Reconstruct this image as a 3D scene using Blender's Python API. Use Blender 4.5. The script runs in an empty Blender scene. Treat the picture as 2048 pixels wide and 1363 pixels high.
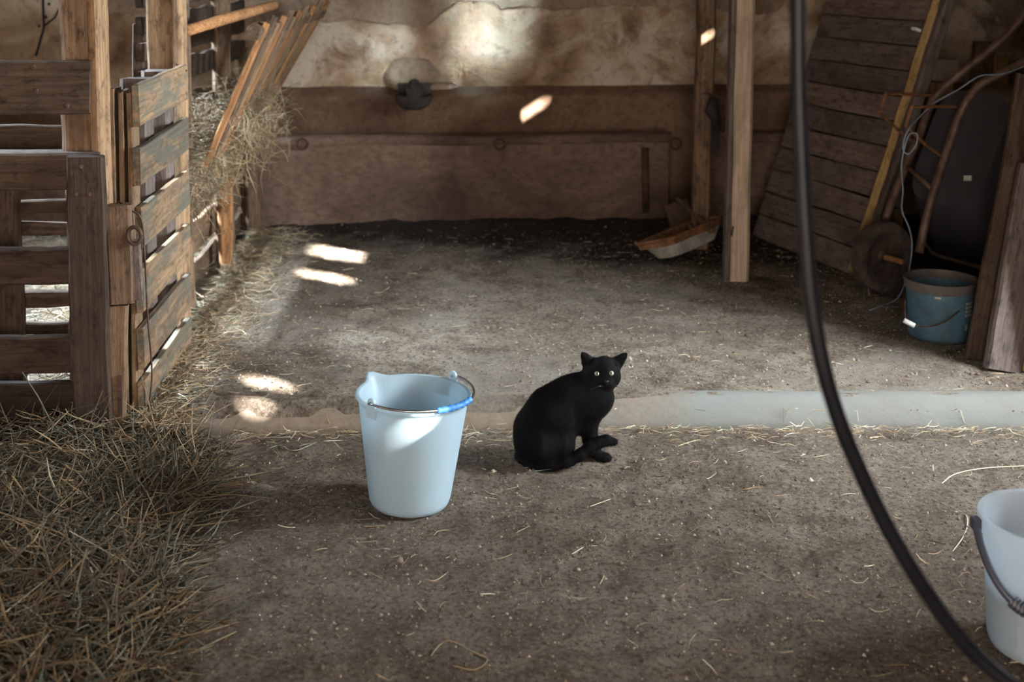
import bpy, math, random
import numpy as np
from mathutils import Vector, Matrix

# ------------------------------------------------------------------ camera
F_PX, CY_PX, CAM_H = 2500.0, 77.0, 1.38
YAW, PITCH = math.radians(3.3), math.radians(3.6)
scene = bpy.context.scene
cam_data = bpy.data.cameras.new('camera')
cam = bpy.data.objects.new('camera', cam_data)
scene.collection.objects.link(cam)
cam.location = (0, 0, CAM_H)
cam.rotation_euler = (math.pi / 2 - PITCH, 0, -YAW)
cam_data.sensor_fit = 'HORIZONTAL'
cam_data.sensor_width = 36.0
cam_data.lens = 36.0 * F_PX / 2048.0
cam_data.shift_y = (CY_PX - 681.5) / 2048.0
cam_data.clip_start = 0.05
cam_data.dof.use_dof = True
cam_data.dof.focus_distance = 3.38
cam_data.dof.aperture_fstop = 3.2
scene.camera = cam

# ------------------------------------------------------------------ world, sun, daylight in the openings, added lamps, exposure
world = bpy.data.worlds.new('sky'); scene.world = world
world.use_nodes = True
world.node_tree.nodes['Background'].inputs[0].default_value = (0.55, 0.72, 0.95, 1)
world.node_tree.nodes['Background'].inputs[1].default_value = 1.0
SUN = Vector((-0.77, 0.615, -0.485)).normalized()
sl = bpy.data.lights.new('sun', 'SUN'); sl.energy = 230.0; sl.angle = math.radians(0.8); sl.color = (1.0, 0.98, 0.94)
so = bpy.data.objects.new('sun', sl); scene.collection.objects.link(so)
so.rotation_euler = SUN.to_track_quat('-Z', 'Y').to_euler()

def area(name, loc, direction, sx, sy, watts, color, spread=180):
    l = bpy.data.lights.new(name, 'AREA'); l.shape = 'RECTANGLE'; l.size = sx; l.size_y = sy
    l.energy = watts; l.color = color; l.spread = math.radians(spread)
    o = bpy.data.objects.new(name, l); scene.collection.objects.link(o)
    o.location = loc; o.rotation_euler = Vector(direction).to_track_quat('-Z', 'Y').to_euler()
    return o
XR, XL, YF, ZC = 3.2, -3.2, -1.2, 3.0                 # room: right, left, front wall and ceiling
DOOR = (2.10, 3.50, 1.10, 2.05)                        # right wall door, y0 y1 z0 z1
WINL = (4.2, 5.8, 1.80, 2.62)                          # left wall window
OPENF = (-1.0, 0.9, 0.0, 2.1)                         # opening added behind the camera for the fill, x0 x1 z0 z1
area('daylight_door', (XR + .03, (DOOR[0] + DOOR[1]) / 2, 1.58), (-1, .50, -.18), 1.35, .9, 225, (0.88, 0.96, 1.0), 115)
area('daylight_window', (XL - .03, 5.0, 2.20), (2.0, -.35, -1.95), 1.5, .75, 235, (0.70, 0.86, 1.0), 48)

area('fill_front', (-.05, YF - .03, 1.1), (0, 1, -.1), 1.8, 1.9, 126, (1.0, 0.86, 0.71))  # added warm fill from behind the camera, lifts the dim parts
area('patch_lamp', (XR - .02, 3.2, 2.66), (-2.99, 3.16, -1.66), .50, .42, 5.5, (0.68, 0.92, 1.0), 8).data.shape = 'ELLIPSE'  # added lamp that throws the soft patch on the back wall
scene.view_settings.view_transform = 'Standard'
scene.view_settings.look = 'None'
scene.view_settings.gamma = 1.0
scene.view_settings.use_curve_mapping = False
scene.view_settings.exposure = 0.0

# ------------------------------------------------------------------ from a pixel to a place
_f = Vector((math.sin(YAW) * math.cos(PITCH), math.cos(YAW) * math.cos(PITCH), -math.sin(PITCH)))
_r = Vector((math.cos(YAW), -math.sin(YAW), 0)); _u = _r.cross(_f); _o = Vector((0, 0, CAM_H))
def ray(u, v): return _f + _r * ((u - 1024) / F_PX) - _u * ((v - CY_PX) / F_PX)
def at_z(u, v, z=0.0): r = ray(u, v); return _o + r * ((z - CAM_H) / r.z)
def at_y(u, v, y): r = ray(u, v); return _o + r * (y / r.y)
def at_x(u, v, x): r = ray(u, v); return _o + r * (x / r.x)
ZB = 0.06                                             # height of the raised rear floor

# ------------------------------------------------------------------ object helpers
WM = {}
def link(o, parent=None, mw=None):
    scene.collection.objects.link(o)
    mw = mw or Matrix.Identity(4)
    if parent is not None:
        o.parent = parent
        o.matrix_parent_inverse = WM[parent.name].inverted()
    o.matrix_basis = mw
    WM[o.name] = mw.copy()
    return o
def tag(o, label=None, cat=None, group=None, kind=None):
    if label: o['label'] = label
    if cat: o['category'] = cat
    if group: o['group'] = group
    if kind: o['kind'] = kind
    return o
def thing(name, label, cat, loc=(0, 0, 0), group=None):
    o = bpy.data.objects.new(name, None); o.empty_display_size = .05
    link(o, None, Matrix.Translation(Vector(loc)))
    return tag(o, label, cat, group)

class MB:
    def __init__(s): s.v = []; s.f = []
    def add(s, vs, fs):
        b = len(s.v); s.v += [Vector(v) for v in vs]; s.f += [tuple(i + b for i in f) for f in fs]
        return s
    def box(s, c, size, rot=None):
        hx, hy, hz = [k / 2 for k in size]; c = Vector(c)
        vs = [Vector((x, y, z)) for x in (-hx, hx) for y in (-hy, hy) for z in (-hz, hz)]
        if rot: vs = [rot @ v for v in vs]
        return s.add([v + c for v in vs], [(0,1,3,2),(4,6,7,5),(0,4,5,1),(2,3,7,6),(0,2,6,4),(1,5,7,3)])
    def tube(s, pts, r, n=8, cap=True):
        pts = [Vector(p) for p in pts]; m = len(pts)
        rs = r if isinstance(r, (list, tuple)) else [r] * m
        t0 = (pts[1] - pts[0]).normalized()
        nrm = t0.orthogonal().normalized(); rings = []
        for i, p in enumerate(pts):
            t = (pts[min(i + 1, m - 1)] - pts[max(i - 1, 0)]).normalized()
            nrm = (nrm - t * nrm.dot(t)).normalized(); bn = t.cross(nrm)
            rings.append([p + (nrm * math.cos(k * 2 * math.pi / n) + bn * math.sin(k * 2 * math.pi / n)) * rs[i] for k in range(n)])
        vs = [v for rg in rings for v in rg]
        fs = [(i * n + k, i * n + (k + 1) % n, (i + 1) * n + (k + 1) % n, (i + 1) * n + k) for i in range(m - 1) for k in range(n)]
        if cap: fs += [tuple(reversed(range(n))), tuple((m - 1) * n + k for k in range(n))]
        return s.add(vs, fs)
    def lathe(s, prof, n=48, c=(0, 0, 0), fn=None, axis=None, closed=False):
        c = Vector(c); vs = []; m = len(prof)
        for (r, z) in prof:
            for k in range(n):
                a = 2 * math.pi * k / n
                p = Vector((r * math.cos(a), r * math.sin(a), z))
                if fn: p = fn(p, a)
                if axis is not None: p = axis @ p
                vs.append(p + c)
        fs = [(i * n + k, i * n + (k + 1) % n, (i + 1) * n + (k + 1) % n, (i + 1) * n + k) for i in range(m - 1) for k in range(n)]
        if closed: fs += [((m - 1) * n + k, (m - 1) * n + (k + 1) % n, (k + 1) % n, k) for k in range(n)]
        else:
            if prof[0][0] > 1e-5: fs.append(tuple(reversed(range(n))))
            if prof[-1][0] > 1e-5: fs.append(tuple((m - 1) * n + k for k in range(n)))
        return s.add(vs, fs)
    def prism(s, poly, ext):
        poly = [Vector(p) for p in poly]; ext = Vector(ext); n = len(poly)
        return s.add(poly + [p + ext for p in poly], [tuple(range(n)), tuple(reversed(range(n, 2 * n)))] + [(i, i + n, (i + 1) % n + n, (i + 1) % n) for i in range(n)])
    def build(s, name, mat, parent=None, smooth=False, origin=None):
        if origin is None:
            lo = [min(v[k] for v in s.v) for k in range(3)]; hi = [max(v[k] for v in s.v) for k in range(3)]
            origin = Vector(((lo[0] + hi[0]) / 2, (lo[1] + hi[1]) / 2, lo[2]))
        origin = Vector(origin)
        me = bpy.data.meshes.new(name); me.from_pydata([v - origin for v in s.v], [], s.f); me.update()
        fix_normals(me)
        if smooth:
            me.shade_smooth()
            if smooth is not True: me.set_sharp_from_angle(angle=math.radians(smooth))
        if mat: me.materials.append(mat)
        return link(bpy.data.objects.new(name, me), parent, Matrix.Translation(origin))
import bmesh
def fix_normals(me):
    bm = bmesh.new(); bm.from_mesh(me); bmesh.ops.recalc_face_normals(bm, faces=bm.faces); bm.to_mesh(me); bm.free()

def board(name, a, b, w, t, n, mat, parent=None, wob=.004, seed=None, seg=.07, taper=1.0, waney=0.0, sag=0.0, label=None):
    """A sawn plank from a to b, w wide, t thick; n is the way its broad face looks. Grain runs along local x."""
    a = Vector(a); b = Vector(b); ax = (b - a); L = ax.length; ax.normalize()
    n = Vector(n); n = (n - ax * n.dot(ax)).normalized(); wd = n.cross(ax)
    rnd = random.Random(seed if seed is not None else (round(a.x * 997) * 31 + round(a.z * 991) * 17 + round(b.y * 983) * 7))
    k = max(2, int(L / seg)); ch = min(t, w) * .16
    ph = [rnd.uniform(0, 6.28) for _ in range(8)]; fq = [rnd.uniform(3, 9) for _ in range(8)]
    def wv(i, x, amp): return amp * (math.sin(x * fq[i] + ph[i]) * .6 + math.sin(x * fq[i] * 3.1 + ph[i + 1]) * .4 + rnd.uniform(-.45, .45))
    vs = []; fs = []
    e0, e1 = rnd.uniform(-.03, .03) * w * 2, rnd.uniform(-.03, .03) * w * 2
    for i in range(k + 1):
        q = i / k; x = L * q; hw = w / 2 * (1 + (taper - 1) * q); ht = t / 2
        top = hw + wv(0, x, wob + waney); bot = -hw + wv(2, x, wob); bow = wv(4, x, wob * .5) - sag * 4 * q * (1 - q) * L
        z = wv(5, x, wob * .35)
        c8 = [(top - ch, ht), (top, ht - ch), (top, -ht + ch), (top - ch, -ht), (bot + ch, -ht), (bot, -ht + ch), (bot, ht - ch), (bot + ch, ht)]
        for (yy, zz) in c8:
            xx = x + ((e0 if i == 0 else e1 if i == k else 0) * (yy / w)) + (rnd.uniform(-.003, .003) if i in (0, k) else 0)
            vs.append((xx - L / 2, yy + bow, zz + z))
    for i in range(k):
        for j in range(8):
            fs.append((i * 8 + j, i * 8 + (j + 1) % 8, (i + 1) * 8 + (j + 1) % 8, (i + 1) * 8 + j))
    fs += [tuple(range(8)), tuple(reversed(range(k * 8, k * 8 + 8)))]
    me = bpy.data.meshes.new(name); me.from_pydata(vs, [], fs); me.update(); fix_normals(me)
    me.materials.append(mat)
    mw = Matrix.Translation((a + b) / 2) @ Matrix((ax, wd, n)).transposed().to_4x4()
    o = link(bpy.data.objects.new(name, me), parent, mw)
    if label: o['label'] = label
    return o

def curve_pts(pts, per=8):
    P = [Vector(p) for p in pts]; P = [P[0] * 2 - P[1]] + P + [P[-1] * 2 - P[-2]]; out = []
    for i in range(1, len(P) - 2):
        for j in range(per):
            t = j / per; a, b, c, d = P[i - 1:i + 3]
            out.append(.5 * ((2 * b) + (c - a) * t + (2 * a - 5 * b + 4 * c - d) * t * t + (3 * b - a - 3 * c + d) * t ** 3))
    return out + [P[-2]]

# numpy value noise
def vnoise(x, y, seed=0):
    xi = np.floor(x).astype(np.int64); yi = np.floor(y).astype(np.int64); xf = x - xi; yf = y - yi
    def h(a, b):
        n = (a * 374761393 + b * 668265263 + seed * 1442695041) & 0x7fffffff
        n = ((n ^ (n >> 13)) * 1274126177) & 0x7fffffff
        return ((n ^ (n >> 16)) & 0xffff) / 65535.0
    u = xf * xf * (3 - 2 * xf); v = yf * yf * (3 - 2 * yf)
    return (h(xi, yi) * (1 - u) + h(xi + 1, yi) * u) * (1 - v) + (h(xi, yi + 1) * (1 - u) + h(xi + 1, yi + 1) * u) * v
def fbm(x, y, sc, oc=4, seed=0):
    r = 0; a = 1; tot = 0
    for k in range(oc):
        r = r + a * vnoise(x * sc * 2 ** k + 100, y * sc * 2 ** k + 100, seed + k); tot += a; a *= .5
    return r / tot - .5

def grid_mesh(name, xs, ys, zfn, mat, parent=None):
    X, Y = np.meshgrid(xs, ys, indexing='xy'); Z = zfn(X, Y)
    nx, ny = len(xs), len(ys)
    co = np.stack([X, Y, Z], -1).reshape(-1, 3)
    idx = np.arange(nx * ny).reshape(ny, nx)
    q = np.stack([idx[:-1, :-1], idx[:-1, 1:], idx[1:, 1:], idx[1:, :-1]], -1).reshape(-1, 4)
    return np_mesh(name, co, q, mat, parent, True)
def np_mesh(name, co, quads, mat, parent=None, smooth=False, col=None):
    me = bpy.data.meshes.new(name); k = quads.shape[1]
    me.vertices.add(len(co)); me.vertices.foreach_set('co', np.ascontiguousarray(co, dtype=np.float32).ravel())
    me.loops.add(quads.size); me.loops.foreach_set('vertex_index', np.ascontiguousarray(quads, dtype=np.int32).ravel())
    me.polygons.add(len(quads)); me.polygons.foreach_set('loop_start', np.arange(0, quads.size, k, dtype=np.int32))
    me.update(calc_edges=True); me.validate()
    if col is not None:
        ca = me.color_attributes.new('Col', 'FLOAT_COLOR', 'POINT')
        ca.data.foreach_set('color', np.concatenate([col, np.ones((len(col), 1))], 1).astype(np.float32).ravel())
    if smooth: me.shade_smooth()
    if mat: me.materials.append(mat)
    return link(bpy.data.objects.new(name, me), parent)

def strands(name, P, rad, col, mat, parent=None):
    """P (N,S,3) centre lines, rad (N,), col (N,3): three-sided stalks in one mesh."""
    N, S, _ = P.shape
    T = np.gradient(P, axis=1); T /= np.linalg.norm(T, axis=2, keepdims=True) + 1e-9
    ref = np.where(np.abs(T[..., 2:3]) > .9, np.array([1., 0, 0]), np.array([0, 0, 1.]))
    A = np.cross(T, ref); A /= np.linalg.norm(A, axis=2, keepdims=True) + 1e-9; B = np.cross(T, A)
    tp = np.ones(S); tp[-1] = .35; tp[0] = .8
    R = rad[:, None, None] * tp[None, :, None]
    V = np.stack([P + (A * math.cos(a) + B * math.sin(a)) * R for a in (0, 2.09, 4.19)], 2)
    base = (np.arange(N)[:, None] * S + np.arange(S - 1)[None, :]) * 3
    q = np.stack([np.stack([base + j, base + (j + 1) % 3, base + 3 + (j + 1) % 3, base + 3 + j], -1) for j in range(3)], 2).reshape(-1, 4)
    return np_mesh(name, V.reshape(-1, 3), q, mat, parent, False, np.repeat(col, S * 3, axis=0))

# ------------------------------------------------------------------ materials
def rgb(c): return (c[0], c[1], c[2], 1)
class N:
    def __init__(s, name, rough=.85, spec=.25):
        s.m = bpy.data.materials.new(name); s.m.use_nodes = True; s.t = s.m.node_tree
        s.b = s.t.nodes['Principled BSDF']; s.b.inputs['Roughness'].default_value = rough
        s.b.inputs['Specular IOR Level'].default_value = spec
        s.tc = s.t.nodes.new('ShaderNodeTexCoord')
    def put(s, inp, v):
        if hasattr(v, 'is_linked') or hasattr(v, 'links'): s.t.links.new(v, inp)
        elif isinstance(v, tuple) and len(v) == 3 and inp.type == 'RGBA': inp.default_value = rgb(v)
        else: inp.default_value = v
    def obj(s, scale=(1, 1, 1), rnd=False, src='Object'):
        mp = s.t.nodes.new('ShaderNodeMapping'); mp.inputs['Scale'].default_value = scale
        s.t.links.new(s.tc.outputs[src], mp.inputs['Vector'])
        if rnd:
            oi = s.t.nodes.new('ShaderNodeObjectInfo'); mu = s.t.nodes.new('ShaderNodeMath'); mu.operation = 'MULTIPLY'; mu.inputs[1].default_value = 37.0
            s.t.links.new(oi.outputs['Random'], mu.inputs[0]); s.t.links.new(mu.outputs[0], mp.inputs['Location'])
        return mp.outputs[0]
    def noise(s, vec, scale, detail=4, rough=.55, dist=0.0):
        n = s.t.nodes.new('ShaderNodeTexNoise'); s.t.links.new(vec, n.inputs['Vector'])
        n.inputs['Scale'].default_value = scale; n.inputs['Detail'].default_value = detail
        n.inputs['Roughness'].default_value = rough; n.inputs['Distortion'].default_value = dist
        return n.outputs['Fac']
    def ramp(s, fac, stops):
        r = s.t.nodes.new('ShaderNodeValToRGB'); s.t.links.new(fac, r.inputs[0]); e = r.color_ramp.elements
        while len(e) < len(stops): e.new(.5)
        for i, (p, c) in enumerate(stops):
            e[i].position = p; e[i].color = rgb(c) if isinstance(c, tuple) else (c, c, c, 1)
        return r.outputs[0]
    def mix(s, fac, a, b, mode='MIX'):
        m = s.t.nodes.new('ShaderNodeMix'); m.data_type = 'RGBA'; m.blend_type = mode
        s.put(m.inputs[0], fac); s.put(m.inputs[6], a); s.put(m.inputs[7], b)
        return m.outputs[2]
    def math(s, op, a, b):
        m = s.t.nodes.new('ShaderNodeMath'); m.operation = op; s.put(m.inputs[0], a); s.put(m.inputs[1], b); return m.outputs[0]
    def bump(s, h, strength=.5, dist=.01, nrm=None):
        b = s.t.nodes.new('ShaderNodeBump'); b.inputs['Strength'].default_value = strength; b.inputs['Distance'].default_value = dist
        s.t.links.new(h, b.inputs['Height'])
        if nrm is not None: s.t.links.new(nrm, b.inputs['Normal'])
        return b.outputs[0]
    def fin(s, col=None, nrm=None, rough=None):
        if col is not None: s.put(s.b.inputs['Base Color'], col)
        if nrm is not None: s.t.links.new(nrm, s.b.inputs['Normal'])
        if rough is not None: s.put(s.b.inputs['Roughness'], rough)
        return s.m

def wood(name, c0, c1, stain=(.03, .02, .015), amount=.5, paint=None, rough=.8, grime=.85):
    n = N(name, rough, .2)
    g = n.noise(n.obj((1.1, 30, 30), True), 3.4, 8, .62, .25)
    col = n.ramp(g, [(.3, c0), (.52, tuple((a + b) / 2 for a, b in zip(c0, c1))), (.72, c1)])
    big = n.noise(n.obj((2.2, 4, 4), True), 2.2, 5, .6, .3)
    col = n.mix(n.math('MULTIPLY', n.ramp(big, [(.42, 0.0), (.66, 1.0)]), amount), col, stain)
    med = n.noise(n.obj((5, 12, 12), True), 3.5, 9, .7, .3)
    col = n.mix(n.ramp(med, [(.33, grime), (.50, 0.0)]), col, tuple(k * .35 for k in c0))
    if paint:
        pm = n.math('MULTIPLY', n.ramp(n.noise(n.obj((1.6, 7, 7), True), 2.2, 9, .7, .2), [(.46, 0.0), (.56, 1.0)]), .85)
        col = n.mix(pm, col, n.mix(n.ramp(g, [(.35, 0.0), (.7, 1.0)]), paint, tuple(k * 1.5 for k in paint)))
    oi = n.t.nodes.new('ShaderNodeObjectInfo'); 
    v = n.ramp(oi.outputs['Random'], [(0, (.72, .72, .74)), (1, (1.22, 1.18, 1.12))])
    col = n.mix(1.0, col, v, 'MULTIPLY')
    fine = n.noise(n.obj((8, 130, 130), True), 3, 4, .6)
    return n.fin(col, n.bump(fine, .35, .004, n.bump(g, .4, .006)))

m_wood_dark = wood('wood_dark', (.040, .026, .019), (.108, .073, .051), amount=.5)
m_wood_black = wood('wood_black', (.036, .024, .019), (.085, .056, .042), amount=.5)
m_wood_mid = wood('wood_mid', (.10, .064, .041), (.25, .165, .108), amount=.5)
m_wood_tan = wood('wood_tan', (.155, .095, .054), (.35, .23, .14), amount=.4)
m_wood_paint = wood('wood_painted', (.155, .098, .057), (.33, .225, .14), amount=.25, paint=(.085, .082, .066))
m_wood_grey = wood('wood_grey', (.105, .082, .074), (.205, .165, .15), stain=(.06, .04, .032), amount=.5)
m_wood_post = wood('wood_post', (.46, .345, .25), (.70, .57, .43), stain=(.18, .125, .09), amount=.4, grime=.3)
m_wood_orange = wood('wood_orange', (.20, .088, .036), (.42, .22, .10), amount=.35)
m_wood_yellow = wood('wood_yellow', (.36, .22, .09), (.55, .38, .18), amount=.3)

def dirt(name, dark, mid, light, conc=None, rear_tone=None):
    n = N(name, .95, .1); c = n.obj()
    big = n.noise(c, 1.3, 5, .6, .5); med = n.noise(c, 7, 6, .65, .4); fin = n.noise(c, 75, 7, .72, .1); grit = n.noise(c, 190, 3, .6)
    col = n.ramp(med, [(.33, dark), (.5, mid), (.68, light)])
    col = n.mix(n.ramp(big, [(.38, 0.0), (.68, .65)]), col, dark)
    col = n.mix(n.ramp(fin, [(.36, .85), (.50, 0.0)]), col, tuple(k * .40 for k in dark))
    col = n.mix(n.ramp(fin, [(.56, 0.0), (.74, .65)]), col, tuple(min(1, k * 1.45) for k in light))
    if conc: col = n.mix(n.ramp(n.noise(c, 2.1, 6, .6, .8), [(.50, 0.0), (.66, .75)]), col, conc)
    if rear_tone:                                           # darker towards the manger and the right, ragged edge
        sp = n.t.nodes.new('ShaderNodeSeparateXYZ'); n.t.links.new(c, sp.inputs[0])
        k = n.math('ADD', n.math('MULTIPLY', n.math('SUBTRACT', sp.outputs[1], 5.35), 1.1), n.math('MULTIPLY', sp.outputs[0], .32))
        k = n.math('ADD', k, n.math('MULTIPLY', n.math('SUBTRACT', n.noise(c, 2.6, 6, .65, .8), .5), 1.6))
        col = n.mix(n.ramp(k, [(.02, 0.0), (.50, .92)]), col, rear_tone)
    nb = n.bump(big, .3, .03); nb = n.bump(med, .5, .014, nb); nb = n.bump(fin, 1.0, .014, nb); nb = n.bump(grit, .9, .004, nb)
    return n.fin(col, nb)
m_floor = dirt('floor_dirt', (.118, .089, .067), (.215, .173, .138), (.29, .245, .20))
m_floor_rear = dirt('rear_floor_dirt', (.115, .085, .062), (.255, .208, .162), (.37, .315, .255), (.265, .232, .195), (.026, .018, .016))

def concrete(name, c, dark, amt, bumpd=.01, sx=1.0):
    n = N(name, .9, .15); o = n.obj((sx, 1, 1))
    big = n.noise(o, 2.4, 7, .62, .6); fin = n.noise(o, 38, 5, .65)
    col = n.mix(n.ramp(big, [(.40, 0.0), (.66, amt)]), c, dark)
    col = n.mix(n.ramp(fin, [(.35, .45), (.55, 0.0)]), col, tuple(k * .6 for k in dark))
    return n.fin(col, n.bump(fin, .5, bumpd * .5, n.bump(big, .5, bumpd * 2)))
def kerb_mat():
    n = N('kerb_concrete', .9, .15); o = n.obj(); big = n.noise(o, 3.0, 7, .62, .6); fin = n.noise(o, 45, 5, .65)
    sx = n.t.nodes.new('ShaderNodeSeparateXYZ'); n.t.links.new(o, sx.inputs[0])
    k = n.math('ADD', n.math('MULTIPLY', sx.outputs[0], -.55), big)          # mud trodden over the left half of the step
    col = n.mix(n.ramp(k, [(-.0, 0.0), (.36, 1.0)]), n.mix(n.ramp(big, [(.4, 0.0), (.7, .5)]), (.165, .168, .154), (.128, .113, .097)), n.mix(fin, (.12, .09, .065), (.26, .205, .16)))
    col = n.mix(n.ramp(fin, [(.30, .3), (.42, 0.0)]), col, (.14, .11, .085))
    return n.fin(col, n.bump(fin, .5, .004, n.bump(big, .5, .012)))
m_kerb = kerb_mat()
m_plinth = concrete('plinth_concrete', (.215, .135, .088), (.085, .048, .032), .9, .008)
m_manger = concrete('manger_concrete', (.22, .148, .112), (.08, .050, .038), .95, .012, .6)
def plaster():
    n = N('wall_plaster', .92, .1); o = n.obj()
    big = n.noise(o, 1.7, 8, .62, .9); med = n.noise(o, 6, 7, .65, .5); fin = n.noise(o, 34, 6, .7, .3)
    col = n.ramp(big, [(.34, (.15, .082, .046)), (.47, (.38, .27, .185)), (.60, (.58, .49, .40))])
    col = n.mix(n.ramp(med, [(.32, .9), (.48, 0.0)]), col, (.17, .098, .058))
    col = n.mix(n.ramp(fin, [(.30, .7), (.45, 0.0)]), col, (.13, .085, .06))
    return n.fin(col, n.bump(fin, .6, .006, n.bump(med, .7, .022, n.bump(big, .6, .05))))
m_plaster = plaster()
m_plaster_top = concrete('old_plaster', (.36, .28, .215), (.17, .105, .07), .8, .012)
def plain(name, c, rough=.6, spec=.3, metal=0.0, var=.35, sc=20.0, bumpd=0.0):
    n = N(name, rough, spec); n.b.inputs['Metallic'].default_value = metal
    f = n.noise(n.obj(), sc, 5, .6)
    col = n.mix(n.ramp(f, [(.35, 0.0), (.65, 1.0)]), tuple(k * (1 - var) for k in c), tuple(min(1, k * (1 + var)) for k in c))
    return n.fin(col, n.bump(f, .4, bumpd) if bumpd else None)
m_iron = plain('rusty_iron', (.085, .05, .035), .75, .3, .3, .5, 30, .002)
m_tube = plain('barrow_tube', (.115, .07, .052), .55, .4, .2, .45, 24, .001)
m_wire = plain('bright_wire', (.45, .45, .47), .3, .5, 1.0, .1)
def tray_mat():
    n = N('barrow_tray', .6, .3); g = n.t.nodes.new('ShaderNodeNewGeometry'); s = n.t.nodes.new('ShaderNodeSeparateXYZ'); n.t.links.new(g.outputs['Normal'], s.inputs[0])
    f = n.noise(n.obj(), 9, 6, .6); base = n.mix(f, (.028, .028, .036), (.065, .062, .07))
    k = n.math('ADD', s.outputs[2], n.math('MULTIPLY', n.math('SUBTRACT', f, .5), .5))
    return n.fin(n.mix(n.ramp(k, [(.62, 0.0), (.88, .9)]), base, (.25, .19, .14)), n.bump(f, .3, .002))     # dust lies on what faces up
m_tray = tray_mat()
m_tyre = plain('old_tyre', (.06, .047, .04), .85, .2, 0, .4, 20, .003)
m_disc = plain('wheel_disc', (.05, .035, .028), .7, .3, .1, .5, 16, .001)
m_hose = plain('black_rubber', (.007, .007, .009), .30, .14, 0, .15)
m_galv = plain('galvanised', (.42, .39, .35), .65, .35, .1, .3, 14, .002)
m_rust = plain('rust_rim', (.20, .095, .045), .85, .2, .1, .4, 26, .002)
m_bluegrip = plain('blue_plastic', (.055, .22, .62), .4, .4, 0, .05)
m_bluebucket = plain('blue_bucket', (.06, .12, .16), .55, .35, 0, .25, 12)
m_greyrim = plain('grey_plastic', (.10, .085, .08), .6, .3, 0, .25, 18)
m_darkgrip = plain('dark_handle', (.045, .05, .075), .4, .45, 0, .1)
m_cord = plain('pale_cord', (.22, .27, .34), .7, .2, 0, .2)
m_red = plain('red_plastic', (.55, .03, .035), .5, .3, 0, .2)
m_white = plain('white_metal', (.7, .7, .68), .5, .3, 0, .1)
m_bowl = plain('cast_iron', (.05, .04, .036), .8, .25, .1, .4, 22, .003)
m_black = plain('black_leather', (.02, .018, .02), .7, .3)
m_print = plain('faded_print', (.42, .44, .38), .7, .2, 0, .3, 60)
def straw_mat(name, k=1.0):
    n = N(name, .75, .2); at = n.t.nodes.new('ShaderNodeVertexColor'); at.layer_name = 'Col'
    return n.fin(n.mix(1.0, at.outputs['Color'], (k, k, k), 'MULTIPLY'))
m_straw = straw_mat('straw')

def bucket_plastic(name, col, trans, clear=0.0):
    m = bpy.data.materials.new(name); m.use_nodes = True; t = m.node_tree; b = t.nodes['Principled BSDF']
    b.inputs['Base Color'].default_value = rgb(col); b.inputs['Roughness'].default_value = .38; b.inputs['Specular IOR Level'].default_value = .35
    tr = t.nodes.new('ShaderNodeBsdfTranslucent'); tr.inputs[0].default_value = rgb(col)
    mx = t.nodes.new('ShaderNodeMixShader'); mx.inputs[0].default_value = trans
    t.links.new(b.outputs[0], mx.inputs[1]); t.links.new(tr.outputs[0], mx.inputs[2]); out = mx.outputs[0]
    if clear:
        tp = t.nodes.new('ShaderNodeBsdfTransparent'); tp.inputs[0].default_value = (.93, .95, .97, 1)
        m2 = t.nodes.new('ShaderNodeMixShader'); m2.inputs[0].default_value = clear
        t.links.new(out, m2.inputs[1]); t.links.new(tp.outputs[0], m2.inputs[2]); out = m2.outputs[0]
    t.links.new(out, t.nodes['Material Output'].inputs[0])
    return m
m_bucket = bucket_plastic('milky_plastic', (.56, .70, .78), .48)
m_clear = bucket_plastic('clear_plastic', (.60, .69, .76), .35, .5)
def water_mat():
    m = bpy.data.materials.new('water'); m.use_nodes = True; t = m.node_tree
    g = t.nodes.new('ShaderNodeBsdfGlossy'); g.inputs['Roughness'].default_value = .05
    tp = t.nodes.new('ShaderNodeBsdfTransparent'); tp.inputs[0].default_value = (.80, .90, .92, 1)
    fr = t.nodes.new('ShaderNodeFresnel'); fr.inputs[0].default_value = 1.45
    mx = t.nodes.new('ShaderNodeMixShader'); t.links.new(fr.outputs[0], mx.inputs[0]); t.links.new(tp.outputs[0], mx.inputs[1]); t.links.new(g.outputs[0], mx.inputs[2])
    t.links.new(mx.outputs[0], t.nodes['Material Output'].inputs[0]); return m
m_water = water_mat()
# ------------------------------------------------------------------ the setting: floor, step, walls, ceiling
rng = np.random.default_rng(7)
def ykerb(x): return 3.629 - .0405 * x + .012 * np.sin(x * 2.3 + .4)
def z_front(X, Y):
    e = np.clip((Y - (ykerb(X) - .165)) / .02, 0, 1)
    return -.015 * e + .010 * fbm(X, Y, 5, 4, 1) + (.014 * fbm(X, Y, 24, 3, 5) + .007 * fbm(X, Y, 60, 2, 15)) * (1 - .5 * e)
def z_rear(X, Y):
    m = np.exp(-((Y - 6.1) / .16) ** 2) * (.035 + .05 * fbm(X, Y, 4, 3, 9)) * np.clip((X + 1.4) / 1.2, 0, 1)
    return ZB + .002 + .016 * fbm(X, Y, 3.5, 4, 2) + .012 * fbm(X, Y, 22, 3, 6) + .006 * fbm(X, Y, 55, 2, 16) + np.maximum(m, 0)
xs = np.concatenate([np.linspace(XL, -1.9, 40), np.arange(-1.885, 2.1, .014), np.linspace(2.12, XR, 30)])
ys = np.concatenate([np.linspace(YF, 1.9, 60), np.arange(1.915, 3.78, .014)])
o = grid_mesh('floor', xs, ys, lambda X, Y: np.where(Y > ykerb(X) + .03, -.03, z_front(X, Y)), m_floor); tag(o, kind='structure')
ys2 = np.concatenate([np.arange(0, 2.72, .017)])
Xg, Yg = np.meshgrid(xs[::1], ys2, indexing='xy')
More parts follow.
